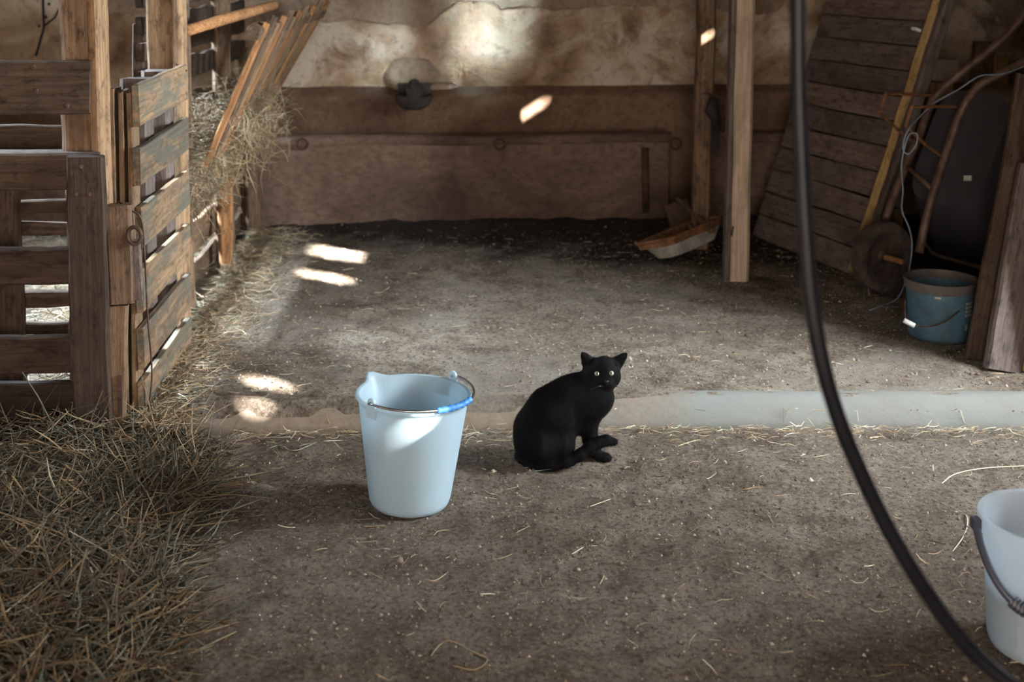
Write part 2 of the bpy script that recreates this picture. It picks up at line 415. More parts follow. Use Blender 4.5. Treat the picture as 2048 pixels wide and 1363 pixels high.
def rear_grid():
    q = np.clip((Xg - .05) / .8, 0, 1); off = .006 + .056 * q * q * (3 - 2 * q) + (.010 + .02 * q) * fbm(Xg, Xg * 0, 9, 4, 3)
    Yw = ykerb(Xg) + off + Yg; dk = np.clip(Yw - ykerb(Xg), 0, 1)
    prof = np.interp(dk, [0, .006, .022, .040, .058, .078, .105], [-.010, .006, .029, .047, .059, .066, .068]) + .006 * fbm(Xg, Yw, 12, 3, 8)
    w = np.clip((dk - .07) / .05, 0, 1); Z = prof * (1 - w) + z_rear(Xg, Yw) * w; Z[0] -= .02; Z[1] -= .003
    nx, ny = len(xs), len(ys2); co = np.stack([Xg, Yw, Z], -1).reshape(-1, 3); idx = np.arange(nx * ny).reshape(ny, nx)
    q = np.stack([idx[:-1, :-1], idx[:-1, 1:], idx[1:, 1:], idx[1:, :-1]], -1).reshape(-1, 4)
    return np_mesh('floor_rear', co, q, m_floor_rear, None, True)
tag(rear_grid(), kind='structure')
kp = [(.004, -.05), (0, -.012), (.006, .004), (.022, .026), (.040, .044), (.058, .056), (.078, .0625), (.105, .064), (.15, .05), (.15, -.05)]
kx = np.arange(XL, XR + .01, .02)
co = np.array([[x, float(ykerb(x)) + dy, z] for x in kx for (dy, z) in kp])
co[:, 2] += np.where(co[:, 2] > 0, .006 * fbm(co[:, 0], co[:, 1], 9, 3, 4), 0); n = len(kp)
q = np.array([[i * n + j, i * n + j + 1, (i + 1) * n + j + 1, (i + 1) * n + j] for i in range(len(kx) - 1) for j in range(n - 1)])
tag(np_mesh('trim_1', co, q, m_kerb, None, True), kind='structure')
MB().box((0, 2.5, -.12), (6.6, 7.8, .1)).build('floor_base', m_kerb)['kind'] = 'structure'

UP = Vector((0, 0, 1))
YW = 6.36                                              # upper back wall
def wall_grid():
    xs_ = np.arange(XL, XR + .01, .03); zs_ = np.arange(.66, ZC + .01, .03)
    X, Z = np.meshgrid(xs_, zs_, indexing='xy'); Yv = YW + .03 * fbm(X, Z, 2.2, 5, 12) + .008 * fbm(X, Z, 17, 3, 3)
    co = np.stack([X, Yv, Z], -1).reshape(-1, 3); idx = np.arange(X.size).reshape(X.shape)
    q = np.stack([idx[:-1, :-1], idx[1:, :-1], idx[1:, 1:], idx[:-1, 1:]], -1).reshape(-1, 4)
    return np_mesh('wall_back', co, q[:, ::-1], m_plaster, None, True)
wall_back = tag(wall_grid(), kind='structure')
MB().box((0, YW + .12, 1.5), (6.5, .12, 3.0)).build('wall_back_core', m_manger)['kind'] = 'structure'
def plaster_piece(px, name, th, top=None):
    lo = [at_y(u, v, YW - th) for u, v in px]; r = random.Random(len(px)); fine = []
    for a, b in zip(lo[:-1], lo[1:]):
        for k in range(4):
            p = a.lerp(b, k / 4); p.z += r.uniform(-.006, .006); fine.append(p)
    fine.append(lo[-1])
    zt = top if top else ZC - .02
    poly = [Vector((p.x, YW - th, p.z)) for p in fine] + [Vector((fine[-1].x, YW - th, zt)), Vector((fine[0].x, YW - th, zt))]
    o = MB().prism(poly, (0, th + .012, 0)).build(name, m_plaster_top, wall_back)
    bv = o.modifiers.new('soft', 'BEVEL'); bv.width = .008; bv.segments = 2
    return o
plaster_piece([(200, 30), (330, 22), (430, 12), (560, 36), (656, 44), (709, 39), (751, 49), (800, 49), (843, 57), (867, 43), (890, 22), (913, 6), (945, 2)], 'plaster_layer', .035)
plaster_piece([(945, 6), (985, 4), (1002, 20), (1060, 13), (1110, 22), (1173, 16), (1240, 10), (1300, 14), (1364, 20), (1420, 14), (1470, 26), (1520, 30), (1555, 24), (1570, 5)], 'plaster_layer', .028)
plaster_piece([(1960, -8), (1985, 8), (2005, 44), (2060, 50), (2140, 40), (2200, 60)], 'plaster_layer', .03)
def lump(name, c, rx, rz, dep, seed, mat):
    th = np.linspace(0, 2 * math.pi, 41)[:-1]; rr = np.linspace(0, 1, 12); co = []
    for r in rr:
        for t in th:
            k = 1 + .28 * (vnoise(np.array(2 * math.cos(t) + 9.), np.array(2 * math.sin(t) + 9.), seed) - .5)
            x = r * rx * k * math.cos(t); z = r * rz * k * math.sin(t)
            d = dep * (1 - r ** 4) + .014 * float(fbm(np.array(x), np.array(z), 22, 3, seed)) * (1 - r ** 6)
            co.append((c[0] + x, c[1] - d, c[2] + z))
    n = 40; q = [(i * n + j, i * n + (j + 1) % n, (i + 1) * n + (j + 1) % n, (i + 1) * n + j) for i in range(11) for j in range(n)]
    return np_mesh(name, np.array(co), np.array(q), mat, wall_back, True)
p = at_y(822, 145, YW); lump('plaster_patch', (p.x, YW + .01, p.z - .01), .145, .10, .055, 5, m_plaster_top)
p = at_y(855, 172, YW); lump('plaster_patch', (p.x, YW + .01, p.z - .02), .21, .045, .04, 8, m_plaster_top)

zp = at_y(1000, 178, 6.33).z; zq = at_y(1000, 192, 6.29).z
tag(MB().prism([(XL, 6.29, 0), (XL, 6.29, zq), (XL, 6.30, zq + .012), (XL, 6.37, zp + .02), (XL, 6.42, zp + .02), (XL, 6.42, 0)], (XR - XL, 0, 0)).build('wall_plinth', m_plinth), kind='structure')
def manger(u0, u1, nm):
    x0 = at_y(u0, 300, 6.12).x if u0 > -9000 else XL; x1 = at_y(u1, 300, 6.12).x if u1 < 9000 else XR
    zt = at_y(1000, 281, 6.12).z
    o = tag(MB().box(((x0 + x1) / 2, 6.155, zt / 2), (x1 - x0, .06, zt)).build(nm, m_manger), kind='structure')
    o.modifiers.new('soft', 'BEVEL').width = .012
    r = MB().tube([(x0 + (x1 - x0) * k / 24, 6.145 + .003 * math.sin(k * 1.7), zt + .004 * math.sin(k * .9)) for k in range(25)], .030, 12).build('rail', m_manger, o, 40)
    return o, x0, x1, zt
mang, mx0, mx1, mzt = manger(-9999, 1342, 'wall_manger')
mang2, _, _, _ = manger(1395, 9999, 'wall_manger_far')
for u in (605, 1000, 1352):                            # tether rings along the rail
    c = at_y(u, 288, 6.10); pts = [c + Vector((.026 * math.cos(a), -.006 * math.sin(a * 2), .026 * math.sin(a))) for a in np.linspace(0, 2 * math.pi, 22)]
    MB().tube(pts, .0055, 7, False).build('tether_ring', m_iron, mang if u < 1340 else mang2, True)
tag(MB().tube([at_y(1290, 296, 6.11), at_y(1291, 350, 6.11), at_y(1292, 425, 6.11)], [.018, .02, .018], 9).build('drain_pipe', m_iron, None, True), 'rusty upright pipe on the manger front beside the trough', 'pipe')

def wall_holes(name, plane, a0, a1, b0, b1, holes, axis, mat, th):
    A = sorted({a0, a1} | {h[0] for h in holes} | {h[1] for h in holes}); B = sorted({b0, b1} | {h[2] for h in holes} | {h[3] for h in holes})
    m = MB()
    for i in range(len(A) - 1):
        for j in range(len(B) - 1):
            ca, cb = (A[i] + A[i + 1]) / 2, (B[j] + B[j + 1]) / 2
            if any(h[0] < ca < h[1] and h[2] < cb < h[3] for h in holes): continue
            s = (A[i + 1] - A[i], B[j + 1] - B[j])
            if axis == 'x': m.box((plane, ca, cb), (th, s[0], s[1]))
            else: m.box((ca, plane, cb), (s[0], th, s[1]))
    return tag(m.build(name, mat), kind='structure')
def slot(p, dy, dz):                                   # chink in the right wall through which the sun reaches p
    t = (p.x - XR) / SUN.x; h = p - SUN * t
    return (h.y - dy / 2, h.y + dy / 2, h.z - dz / 2, h.z + dz / 2)
slots = [slot(at_y(1048, 222, 6.29), .14, .044), slot(at_y(1400, 74, 5.56), .07, .032), slot(at_z(660, 502, ZB), .32, .13), slot(at_z(632, 553, ZB), .13, .13),
         slot(at_z(512, 767, ZB), .085, .08), slot(at_z(497, 808, ZB), .05, .06), slot(at_y(796, 853, 2.99), .085, .028)]
wr = wall_holes('wall_right', XR + .03, YF, 6.5, 0, ZC, [DOOR] + slots, 'x', m_wood_mid, .03)
wl = wall_holes('wall_left', XL - .05, YF, 6.5, 0, ZC, [WINL], 'x', m_plaster_top, .10)
wf = wall_holes('wall_front', YF - .05, XL, XR, 0, ZC, [OPENF], 'y', m_plaster_top, .10)
tag(MB().box((6.1, 2.5, 1.88), (.2, 12, 3.86)).build('wall_sunstop', m_plaster_top), kind='structure')  # unseen wall added outside to keep direct sun out of the door
cl = tag(MB().box((0, 2.6, ZC + .05), (6.6, 8.0, .1)).build('ceiling', m_wood_dark), kind='structure')
for k in range(6): board('ceiling_beam', (XL, -.6 + k * 1.25, ZC - .07), (XR, -.6 + k * 1.25, ZC - .07), .14, .12, (0, 0, 1), m_wood_dark, cl, seg=.4)
def frame_rect(name, x, y0, y1, z0, z1, sill=True):
    r = thing(name, None, None, (x, (y0 + y1) / 2, z0)); r['kind'] = 'structure'
    for a, b in (((x, y0, z0), (x, y0, z1)), ((x, y1, z0), (x, y1, z1)), ((x, y0, z1), (x, y1, z1))) + ((((x, y0, z0), (x, y1, z0)),) if sill else ()):
        board('frame', a, b, .07, .07, (1, 0, 0), m_wood_mid, r, seg=.3)
    return r
frame_rect('window_1', XL + .02, *WINL); d1 = frame_rect('door_1', XR - .01, DOOR[0], DOOR[1], 0, DOOR[3], sill=False)
for k in range(9): board('lower_plank', (XR - .02, 2.18 + .155 * k, .01), (XR - .02, 2.18 + .155 * k, 1.10), .15, .03, (-1, 0, 0), m_wood_mid, d1, seg=.3)
lf0, lf1 = Vector((XR - .03, 2.10, 0)), Vector((2.34, 2.70, 0))
for k in range(7): p = lf0.lerp(lf1, (k + .5) / 7); board('shade_plank', p + UP * 1.08, p + UP * 2.05, .138, .03, Vector((-.52, -.82, 0)), m_wood_mid, d1, seg=.3)  # unseen planks added to shade the right of the front floor
w2 = frame_rect('patch_lamp_frame', XR - .01, 2.96, 3.44, 2.49, 2.83)  # made-up window frame round the added wall patch lamp
MB().box((XR + .008, 3.2, 2.66), (.006, .46, .32)).build('lamp_back', m_white, w2)

# ------------------------------------------------------------------ posts in the middle
UP = Vector((0, 0, 1))
def post(name, lab, u0, u1, vb, y, w, d, mat, zb=ZB, lean=(0, 0)):
    b = at_y((u0 + u1) / 2, vb, y); b.z = zb
    o = board(name, b, (b.x + lean[0], b.y + lean[1], ZC), w, d, (0, -1, 0), mat, None, .003, seg=.12)
    return tag(o, lab, 'post')
py = at_z(1470, 566, ZB).y + .05
mp = post('timber_post', 'pale squared timber post standing free right of the middle of the barn', 1452, 1494, 566, py, .088, .088, m_wood_post, ZB - .01, (.03, 0))
bo = board('edge_strip', at_y(1452, 566, py - .02) , Vector((at_y(1452, 566, py).x + .035, py - .02, ZC)), .05, .022, (-1, 0, 0), m_wood_grey, mp, seg=.15)
nl = MB().tube([at_y(1466, 452, py - .05), at_y(1463, 472, py - .056)], .004, 6).build('nail', m_iron, mp)
bp = post('timber_post', 'rough dark timber post behind the pale post, lit by a bright chink of sun', 1384, 1414, 450, 5.60, .080, .07, m_wood_mid, ZB - .01, (.055, .0))

# ------------------------------------------------------------------ cattle drinker on the wall
def drinker():
    c = at_y(828, 192, 6.16); r = thing('water_bowl', 'round dark iron cattle drinking bowl fixed to the back wall', 'water bowl', c)
    prof = [(.0, -.066), (.045, -.064), (.075, -.045), (.093, -.01), (.097, .004), (.091, .006), (.086, -.01), (.068, -.04), (.04, -.054), (0, -.055)]
    MB().lathe(prof, 36, c).build('bowl', m_bowl, r, 50)
    MB().prism([c + Vector(v) for v in ((-.07, .07, -.05), (-.085, .07, .05), (.085, .07, .05), (.07, .07, -.05))], (0, .08, 0)).build('back_plate', m_bowl, r)
    MB().prism([c + Vector(v) for v in ((-.045, .05, .045), (.045, .05, .045), (.03, -.035, -.012), (-.03, -.035, -.012))], (0, .004, .012)).build('paddle', m_bowl, r)
    MB().tube([c + Vector((0, .09, .05)), c + Vector((0, .03, .035)), c + Vector((0, -.0, .008))], [.03, .02, .014], 10).build('valve', m_bowl, r, True)
    MB().tube([c + Vector((-.03, .1, .05)), c + Vector((-.05, .11, .0))], .008, 6).build('pipe', m_iron, r)
drinker()

# ------------------------------------------------------------------ left: hurdle, gate, rack and fence
YH = 3.58                                              # front hurdle
def hz(v, y=YH): return at_y(100, v, y).z
hur = thing('hurdle_fence', 'dark board hurdle with horizontal planks across the left pen front', 'fence', at_y(100, 890, YH))
def hx(u, y=YH): return at_y(u, 500, y).x
for (v0, v1, u1, yy) in ((120, 228, 190, YH - .03), (308, 378, 206, YH - .03), (492, 566, 148, YH - .02), (668, 744, 150, YH - .02), (762, 880, 156, YH - .01)):
    z0, z1 = hz(v1, yy), hz(v0, yy)
    b = board('plank', (-2.6, yy, (z0 + z1) / 2), (hx(u1, yy), yy, (z0 + z1) / 2), z1 - z0, .032, (0, -1, 0), m_wood_dark if v0 < 480 else m_wood_black, hur, .002, waney=.001)
    if v0 == 120:
        for (u, v) in ((66, 134), (72, 181), (133, 212)): MB().lathe([(0, .004), (.006, .003), (.0085, 0), (0, -.002)], 10, at_y(u, v, yy - .018), axis=Matrix.Rotation(math.pi / 2, 3, 'X')).build('nail', m_iron, hur)
    if v0 == 308: board('top_cap', (-2.6, yy + .02, z1), (hx(u1, yy), yy + .02, z1), .07, .014, (0, 0, 1), m_wood_grey, hur)
for (v0, v1) in ((250, 330), (400, 425), (442, 470), (580, 612), (640, 668)):
    yy = YH + .14; z0, z1 = hz(v1, yy), hz(v0, yy)
    board('rear_plank', (-2.6, yy, (z0 + z1) / 2), (hx(146, yy), yy, (z0 + z1) / 2), z1 - z0, .025, (0, -1, 0), m_wood_dark, hur)
x = hx(10, YH + .1); board('stile', (x, YH + .1, 0), (x, YH + .1, hz(380)), .09, .05, (0, -1, 0), m_wood_dark, hur)
x = hx(-300, YH + .05); board('stile', (x, YH + .05, 0), (x, YH + .05, hz(120)), .09, .07, (0, -1, 0), m_wood_dark, hur)
pl = board('front_plank', at_y(189, 884, YH - .07), at_y(170, 312, YH - .07), .105, .034, (0, -1, 0), m_wood_black, hur, .002, waney=.002)
MB().tube([at_y(163, 333, YH - .085), at_y(163, 333, YH - .095)], .006, 8).build('nail', m_iron, hur)
for (u, v) in ((153, 388), (180, 388)): MB().tube([at_y(u, v, YH - .085), at_y(u, v, YH - .092)], .005, 8).build('nail', m_iron, hur)
hp = board('gate_post', at_y(195, 886, YH + .03), Vector((at_y(172, 0, YH + .03).x - .03, YH + .03, ZC)), .115, .10, (0, -1, 0), m_wood_mid, None, .004, waney=.006)
tag(hp, 'tall rough timber post behind the short upright plank of the hurdle', 'post')
board('edge_board', at_y(222, 884, YH - .0), Vector((at_y(203, 0, YH - .0).x - .03, YH - .0, ZC)), .075, .03, (1, -.25, 0), m_wood_tan, hp, .003)

XG = -.866                                             # gate runs along the depth at this x
gate = thing('pallet_gate', 'narrow pallet gate of tan boards with flaking dark green paint', 'gate', (XG, 3.9, 0))
YG0, YG1 = 3.60, 4.20
zt = [(.905, 1.025), (.735, .845), (.550, .670), (.366, .490), (.200, .318), (.035, .165)]
for i, (z0, z1) in enumerate(zt):
    board('slat', (XG, YG0 - .005 * (i % 2), (z0 + z1) / 2), (XG + .012, YG1 + .02, (z0 + z1) / 2 + .008), z1 - z0, .022, (1, 0, 0), m_wood_paint, gate, .002, waney=.001)
for i, (z0, z1) in enumerate(((.86, .95), (.62, .71), (.40, .49), (.14, .24))):
    board('rear_slat', (XG - .12, YG0, (z0 + z1) / 2), (XG - .11, YG1, (z0 + z1) / 2), z1 - z0, .02, (1, 0, 0), m_wood_mid, gate)
for k in range(3): board('stile', (XG - .020 - .0245 * k, YG0 + .045, .03), (XG - .020 - .0245 * k, YG0 + .045, 1.0 + .006 * k), .085, .015, (1, 0, 0), m_wood_tan if k != 1 else m_wood_mid, gate, .003)
for yy in (3.86, 4.14): board('stile', (XG - .06, yy, .04), (XG - .06, yy, 1.02), .08, .09, (1, 0, 0), m_wood_grey, gate, .003)
zb = hz(405); lb = board('latch_block', at_y(247, 603, YH - .045), at_y(240, 410, YH - .045), .075, .05, (0, -1, 0), m_wood_mid, gate, .004)
MB().tube([at_y(270, 470, YH - .07) + Vector((.019 * math.cos(a), -.006, .024 * math.sin(a))) for a in np.linspace(0, 2 * math.pi, 20)], .006, 7, False).build('latch_ring', m_iron, gate, True)
board('latch_bar', at_y(277, 600, YH - .055), at_y(268, 480, YH - .055), .03, .018, (0, -1, 0), m_wood_grey, gate, .002)
board('lower_strip', at_y(236, 886, YH - .045), at_y(238, 610, YH - .045), .048, .03, (0, -1, 0), m_wood_tan, gate, .003)
MB().tube([at_y(240, 750, YH - .062), at_y(241, 830, YH - .062)], .009, 4).build('rust_slot', m_iron, gate)
wp = curve_pts([at_y(236, 402, YH - .02), at_y(262, 420, YH - .05), at_y(283, 440, YH - .05), at_y(290, 520, YH - .04), at_y(296, 640, YH - .04), at_y(304, 745, YH - .03), at_y(296, 820, YH - .03), at_y(284, 862, YH - .02)], 6)
MB().tube(wp, .0028, 5).build('wire', m_iron, gate, True)
gp = board('hinge_post', at_y(338, 700, 4.26), Vector((at_y(330, 0, 4.26).x - .01, 4.26, ZC)), .10, .05, (0, -1, 0), m_wood_tan, None, .003)
tag(gp, 'tan timber post at the far end of the painted pallet gate', 'post')
board('edge_board', at_y(368, 700, 4.24), Vector((at_y(364, 0, 4.24).x, 4.24, ZC)), .05, .026, (.9, -.45, 0), m_wood_tan, gp, .003)
MB().tube([at_y(362, 163, 4.2), at_y(362, 185, 4.2)], .006, 8).build('hinge_pin', m_white, gp)
MB().tube([at_y(352, 128, 4.2), at_y(374, 142, 4.19)], .0035, 6).build('bent_nail', m_iron, gp)
sb = board('loose_batten', at_y(277, 300, 4.5), at_y(276, 47, 4.5), .042, .02, (0, -1, 0), m_wood_dark, None); sb.location.z += 0
tag(sb, 'dark narrow upright batten behind the gate top', 'batten')
sb2 = board('loose_batten', at_y(292, 300, 4.52), at_y(291, 84, 4.52), .034, .02, (0, -1, 0), m_wood_dark, None); tag(sb2, 'short batten between the dark batten and the hinge post', 'batten')

XFN = -.985                                            # pen fence behind the rack
fence = thing('pen_fence', 'slatted pen fence running back to the wall behind the hay rack', 'fence', (XFN, 5.2, 0))
for (z0, z1) in ((1.215, 1.28), (1.125, 1.19), (1.035, 1.10), (.915, 1.005), (.72, .82), (.535, .62), (.375, .50), (.205, .33), (.07, .165)):
    board('rail', (XFN - .035, 4.30, (z0 + z1) / 2), (XFN + .01, 6.24, (z0 + z1) / 2 - .012), z1 - z0, .025, (1, 0, 0), m_wood_dark if z0 > .6 else m_wood_mid, fence, .004, waney=.003)
for k in range(8): board('spill_stop_board', (XFN - .03, 4.30, 1.37 + .108 * k), (XFN + .01, 6.24, 1.37 + .108 * k), .104, .022, (1, 0, 0), m_wood_dark, fence, .002, seg=.2)  # added above the view to stop window light crossing the fence
for (yy, zt_, mt) in ((4.62, 2.2, m_wood_mid), (5.5, 2.2, m_wood_mid), (6.12, .95, m_wood_mid)):
    board('post', (XFN + .035, yy, ZB), (XFN + .03, yy, zt_), .075, .05, (.6, -1, 0), mt, fence)
rack = thing('hay_rack', 'wooden hay rack of slanting slats on the left pen fence', 'hay rack', (-.8, 5.3, .45))
T0, T1 = at_y(528, 58, 4.78), at_y(650, 12, 6.05)
B0 = Vector((-.945, 4.75, .47)); B1 = Vector((-.935, 6.05, .50))
board('top_rail', T0 + Vector((-.03, -.08, -.01)), T1 + Vector((-.03, .05, -.03)), .055, .055, (.5, 0, 1), m_wood_mid, rack, seg=.3)
board('bottom_rail', B0 + Vector((0, -.1, 0)), B1, .06, .045, (1, 0, .3), m_wood_mid, rack)
ns = 13
for k in range(ns):
    q = k / (ns - 1); a = B0.lerp(B1, q); b = T0.lerp(T1, q); d = (b - a)
    board('slat', a - d * .02, b + d * (.035 + .03 * math.sin(k * 2.1)), .05, .022, (.9, 0, -.43), (m_wood_orange, m_wood_mid, m_wood_tan)[k % 3], rack, .003)
MB().tube([at_y(372, 62, 4.30), at_y(450, 38, 4.6), at_y(548, 10, 5.0)], [.020, .021, .020], 9).build('brace_pole', m_wood_orange, rack, True)
board('leg', (XFN + .07, 5.30, ZB), (XFN + .075, 5.30, .66), .055, .045, (.4, -1, 0), m_wood_orange, rack)
board('leg', (-.905, 6.04, ZB), (-.905, 6.04, .72), .06, .045, (.4, -1, 0), m_wood_mid, rack)

# ------------------------------------------------------------------ right: leaning board panel
pA = at_z(1508, 472, ZB); pB = at_z(1702, 550, ZB)
bd = (pB - pA); bw = bd.length; bd.normalize(); ph = Vector((-bd.y, bd.x, 0)); ph = ph if ph.x > 0 else -ph
def lean_dir():
    best = None
    for a in np.linspace(.1, .8, 141):
        d = ph * math.sin(a) + UP * math.cos(a)
        for L in (1.18,):
            p = pA + d * L; c = p - _o; zc = c.dot(_f); u = 1024 + F_PX * c.dot(_r) / zc; v = CY_PX - F_PX * c.dot(_u) / zc
            e = abs(u - (1508 + (472 - v) * 150 / 472))
            if best is None or e < best[0]: best = (e, d)
    return best[1]
ld = lean_dir(); pn = bd.cross(ld); pn = pn if pn.dot(Vector((-1, -1, 0))) > 0 else -pn
panel = thing('board_panel', 'large grey panel of horizontal boards leaning sideways at the back right', 'panel', (pA + pB) / 2)
NB, PW = 14, .112
for k in range(NB):
    a = pA + ld * (PW * (k + .5)) ; b = pB + ld * (PW * (k + .5))
    board('board', a, b + bd * (.006 * math.sin(k * 3)), PW - .006, .024, pn, m_wood_grey, panel, .0022, seg=.12)
board('batten', pA + bd * .12 - pn * .03, pA + bd * .12 - pn * .03 + ld * (PW * NB), .09, .03, pn, m_wood_mid, panel)
eb = pB + bd * .012
board('edge_batten', eb + pn * .012 + ld * .02, eb + pn * .012 + ld * (PW * NB), .034, .022, (bd + pn * .6), m_wood_yellow, panel, .003)
board('edge_beam', eb + bd * .02 - pn * .03, eb + bd * .02 - pn * .03 + ld * (PW * NB), .05, .04, bd, m_wood_grey, panel)
q = pB + ld * (PW * 9.6)
MB().box(q - bd * .035 + pn * .03, (.03, .03, .012), Matrix((bd, pn, ld)).transposed()).build('white_catch', m_white, panel)
# low divider the panel leans on
dv = thing('stall_divider', 'dark plank stall divider behind the leaning grey panel', 'divider', pA + ph * .27)
for k in range(2): board('plank', pA + ph * .27 + UP * (.13 + .26 * k) + bd * .02, pB + ph * .27 + UP * (.13 + .26 * k) - bd * .05, .25, .04, ph, m_wood_dark, dv, seg=.2)

# ------------------------------------------------------------------ wheelbarrow stood on its nose
def barrow():
    ya = 4.80; wc = at_y(1764, 512, ya); R = wc.z - ZB - .004
    a = Vector((.41, -.91, 0)).normalized(); nn = Vector((.91, .41, 0)).normalized()
    L = (nn * .46 + UP * .888).normalized(); no = a.cross(L); no = no if no.dot(nn) > 0 else -no
    r = thing('wheelbarrow', 'old wheelbarrow tipped up on its wheel beside the leaning panel', 'wheelbarrow', (wc.x, wc.y, ZB))
    A = Matrix((nn, UP, a)).transposed()
    w = MB().lathe([(R - .045, -.022), (R - .02, -.032), (R - .006, -.026), (R, 0), (R - .006, .026), (R - .02, .032), (R - .045, .022)], 40, wc, axis=A, closed=True).build('tyre', m_tyre, r, 50)
    MB().lathe([(0, .018), (.02, .018), (.03, .008), (R - .06, .012), (R - .042, .022), (R - .042, -.022), (R - .06, -.012), (.03, -.008), (.02, -.018), (0, -.018)], 40, wc, axis=A).build('wheel_disc', m_disc, r, 40)
    MB().tube([wc - a * .10, wc + a * .11], .011, 10).build('axle', m_rust, r, True)
    tA = wc + a * .10; tB = wc - a * .10
    def frame(p0, pts, nm):
        MB().tube(curve_pts([p0] + pts, 6), .0165, 10).build(nm, m_tube, r, True)
    yA = lambda u, v, y: at_y(u, v, y)
    frame(yA(1838, 505, 4.70), [yA(1858, 415, 4.72), yA(1895, 300, 4.76), yA(1925, 218, 4.78), yA(1958, 172, 4.75), yA(2010, 143, 4.70), yA(2075, 112, 4.62), yA(2160, 80, 4.55)], 'frame_tube')
    frame(yA(1770, 440, 4.90), [yA(1800, 360, 4.94), yA(1840, 265, 5.0), yA(1866, 200, 5.04), yA(1905, 160, 5.02), yA(1968, 110, 4.98), yA(2020, 65, 4.94), yA(2060, 10, 4.9), yA(2090, -50, 4.86)], 'frame_tube')
    # tray: pan whose underside looks to the left
    org = yA(1858, 430, 4.80)
    def tp(l, w_, n_): return org + L * l + a * w_ + no * n_
    bot = [tp(.06, .17, .02), tp(.06, -.17, .02), tp(.54, -.19, .02), tp(.54, .19, .02)]
    rim = [tp(-.10, .25, .26), tp(-.10, -.25, .26), tp(.66, -.27, .22), tp(.66, .27, .22)]
    def rr(q, f):                                     # round the corners of a four-sided loop
        o_ = []
        for i in range(4):
            p, a_, b_ = q[i], q[i - 1], q[(i + 1) % 4]
            s = p.lerp(a_, f); e = p.lerp(b_, f)
            for k in range(6): t = k / 5; o_.append(s * (1 - t) ** 2 + p * 2 * t * (1 - t) + e * t * t)
        return o_
    bl, rl = rr(bot, .3), rr(rim, .28); m = len(bl)
    mid = [p.lerp(q_, .12) - no * .0 for p, q_ in zip(bl, rl)]
    cen = sum(bl, Vector()) / m
    loops = [[cen.lerp(p, .93) for p in bl], bl, mid, rl]
    vs = [p for lp in loops for p in lp]; fs = [tuple(range(m))]
    for i in range(3): fs += [(i * m + k, i * m + (k + 1) % m, (i + 1) * m + (k + 1) % m, (i + 1) * m + k) for k in range(m)]
    tr = MB().add(vs, fs).build('tray', m_tray, r, 40); sd = tr.modifiers.new('sheet', 'SOLIDIFY'); sd.thickness = .004; sd.offset = 0
    MB().tube(rl + [rl[0], rl[1]], .010, 8, False).build('tray_rim', m_tube, tr, True)
    MB().box(at_y(1935, 356, 4.62), (.03, .002, .02)).build('sticker', m_print, tr)
    for pts in ([yA(1864, 191, 5.02), yA(1815, 188, 4.96), yA(1771, 188, 4.86), yA(1759, 226, 4.84), yA(1803, 265, 4.90), yA(1835, 290, 4.98)],
                [yA(1912, 213, 4.77), yA(1860, 213, 4.66), yA(1823, 214, 4.58), yA(1812, 252, 4.58), yA(1850, 288, 4.68), yA(1880, 310, 4.76)]):
        MB().tube(pts, .0065, 7).build('leg_stand', m_rust, r, 40)
    for pA_, pB_ in ((yA(1866, 380, 4.74), yA(1812, 330, 4.96)),):
        MB().tube([pA_, pB_], .010, 8).build('cross_tube', m_tube, r, True)
    MB().tube(curve_pts([yA(1735, 560, 4.78), yA(1742, 600, 4.74), yA(1760, 612, 4.72), yA(1790, 605, 4.72)], 5), .006, 6).build('foot_loop', m_tube, r, True)
barrow()
yA = at_y
cd = curve_pts([yA(2060, 128, 4.60), yA(2005, 148, 4.66), yA(1960, 152, 4.70), yA(1915, 180, 4.72), yA(1870, 205, 4.70), yA(1838, 235, 4.62), yA(1815, 262, 4.56), yA(1806, 295, 4.55), yA(1816, 308, 4.55), yA(1832, 290, 4.55), yA(1834, 268, 4.55), yA(1818, 270, 4.55), yA(1808, 300, 4.55), yA(1803, 335, 4.56), yA(1806, 380, 4.57), yA(1804, 420, 4.60), yA(1818, 455, 4.6), yA(1824, 490, 4.6), yA(1818, 540, 4.62), yA(1805, 580, 4.62)], 5)
e = at_z(1790, 600, ZB + .012); f = at_z(1740, 620, ZB + .012)
MBc = MB().tube(cd + curve_pts([cd[-1], e, f], 5)[1:], .0028, 6)
tag(MBc.build('cord', m_cord, None, True), 'pale blue cord looped on the wheelbarrow and trailing to the floor', 'cord')

# ------------------------------------------------------------------ timber offcuts on a shelf at the back right
shz = at_y(1950, 205, 6.1).z
sh = board('shelf_plank', (2.05, 6.15, shz - .02), (3.15, 6.15, shz - .02), .28, .035, (0, 0, 1), m_wood_mid, None); tag(sh, 'brown shelf plank behind the wheelbarrow under timber offcuts', 'shelf')
for xx in (2.2, 2.95): board('bracket', (xx, 6.24, .1), (xx, 6.24, shz - .04), .06, .04, (0, -1, 0), m_wood_dark, sh)
def block(u0, u1, v0, v1, y, mat, lab, tilt=0.0):
    a = at_y((u0 + u1) / 2, v1, y); b = at_y((u0 + u1) / 2, v0, y); w = (at_y(u1, v1, y) - at_y(u0, v1, y)).length
    a.z = max(a.z, shz); b.x += tilt
    return tag(board('timber_offcut', a, b, w, .07, (0, -1, 0), mat, None, .004), lab, 'wood block')
block(1938, 1976, 84, 204, 6.2, m_wood_tan, 'tall upright timber offcut behind the wheelbarrow handle', .03)
block(1862, 1914, 118, 160, 6.12, m_wood_post, 'pale tan board offcut beside the leaning panel edge')
block(1858, 1905, 164, 204, 6.08, m_wood_yellow, 'low orange offcut under the pale tan board')
block(1980, 2012, 112, 204, 6.2, m_wood_yellow, 'short orange timber offcut right of the tallest offcut', .01)
block(2020, 2062, 120, 204, 6.16, m_wood_tan, 'brown timber offcut at the right picture edge')
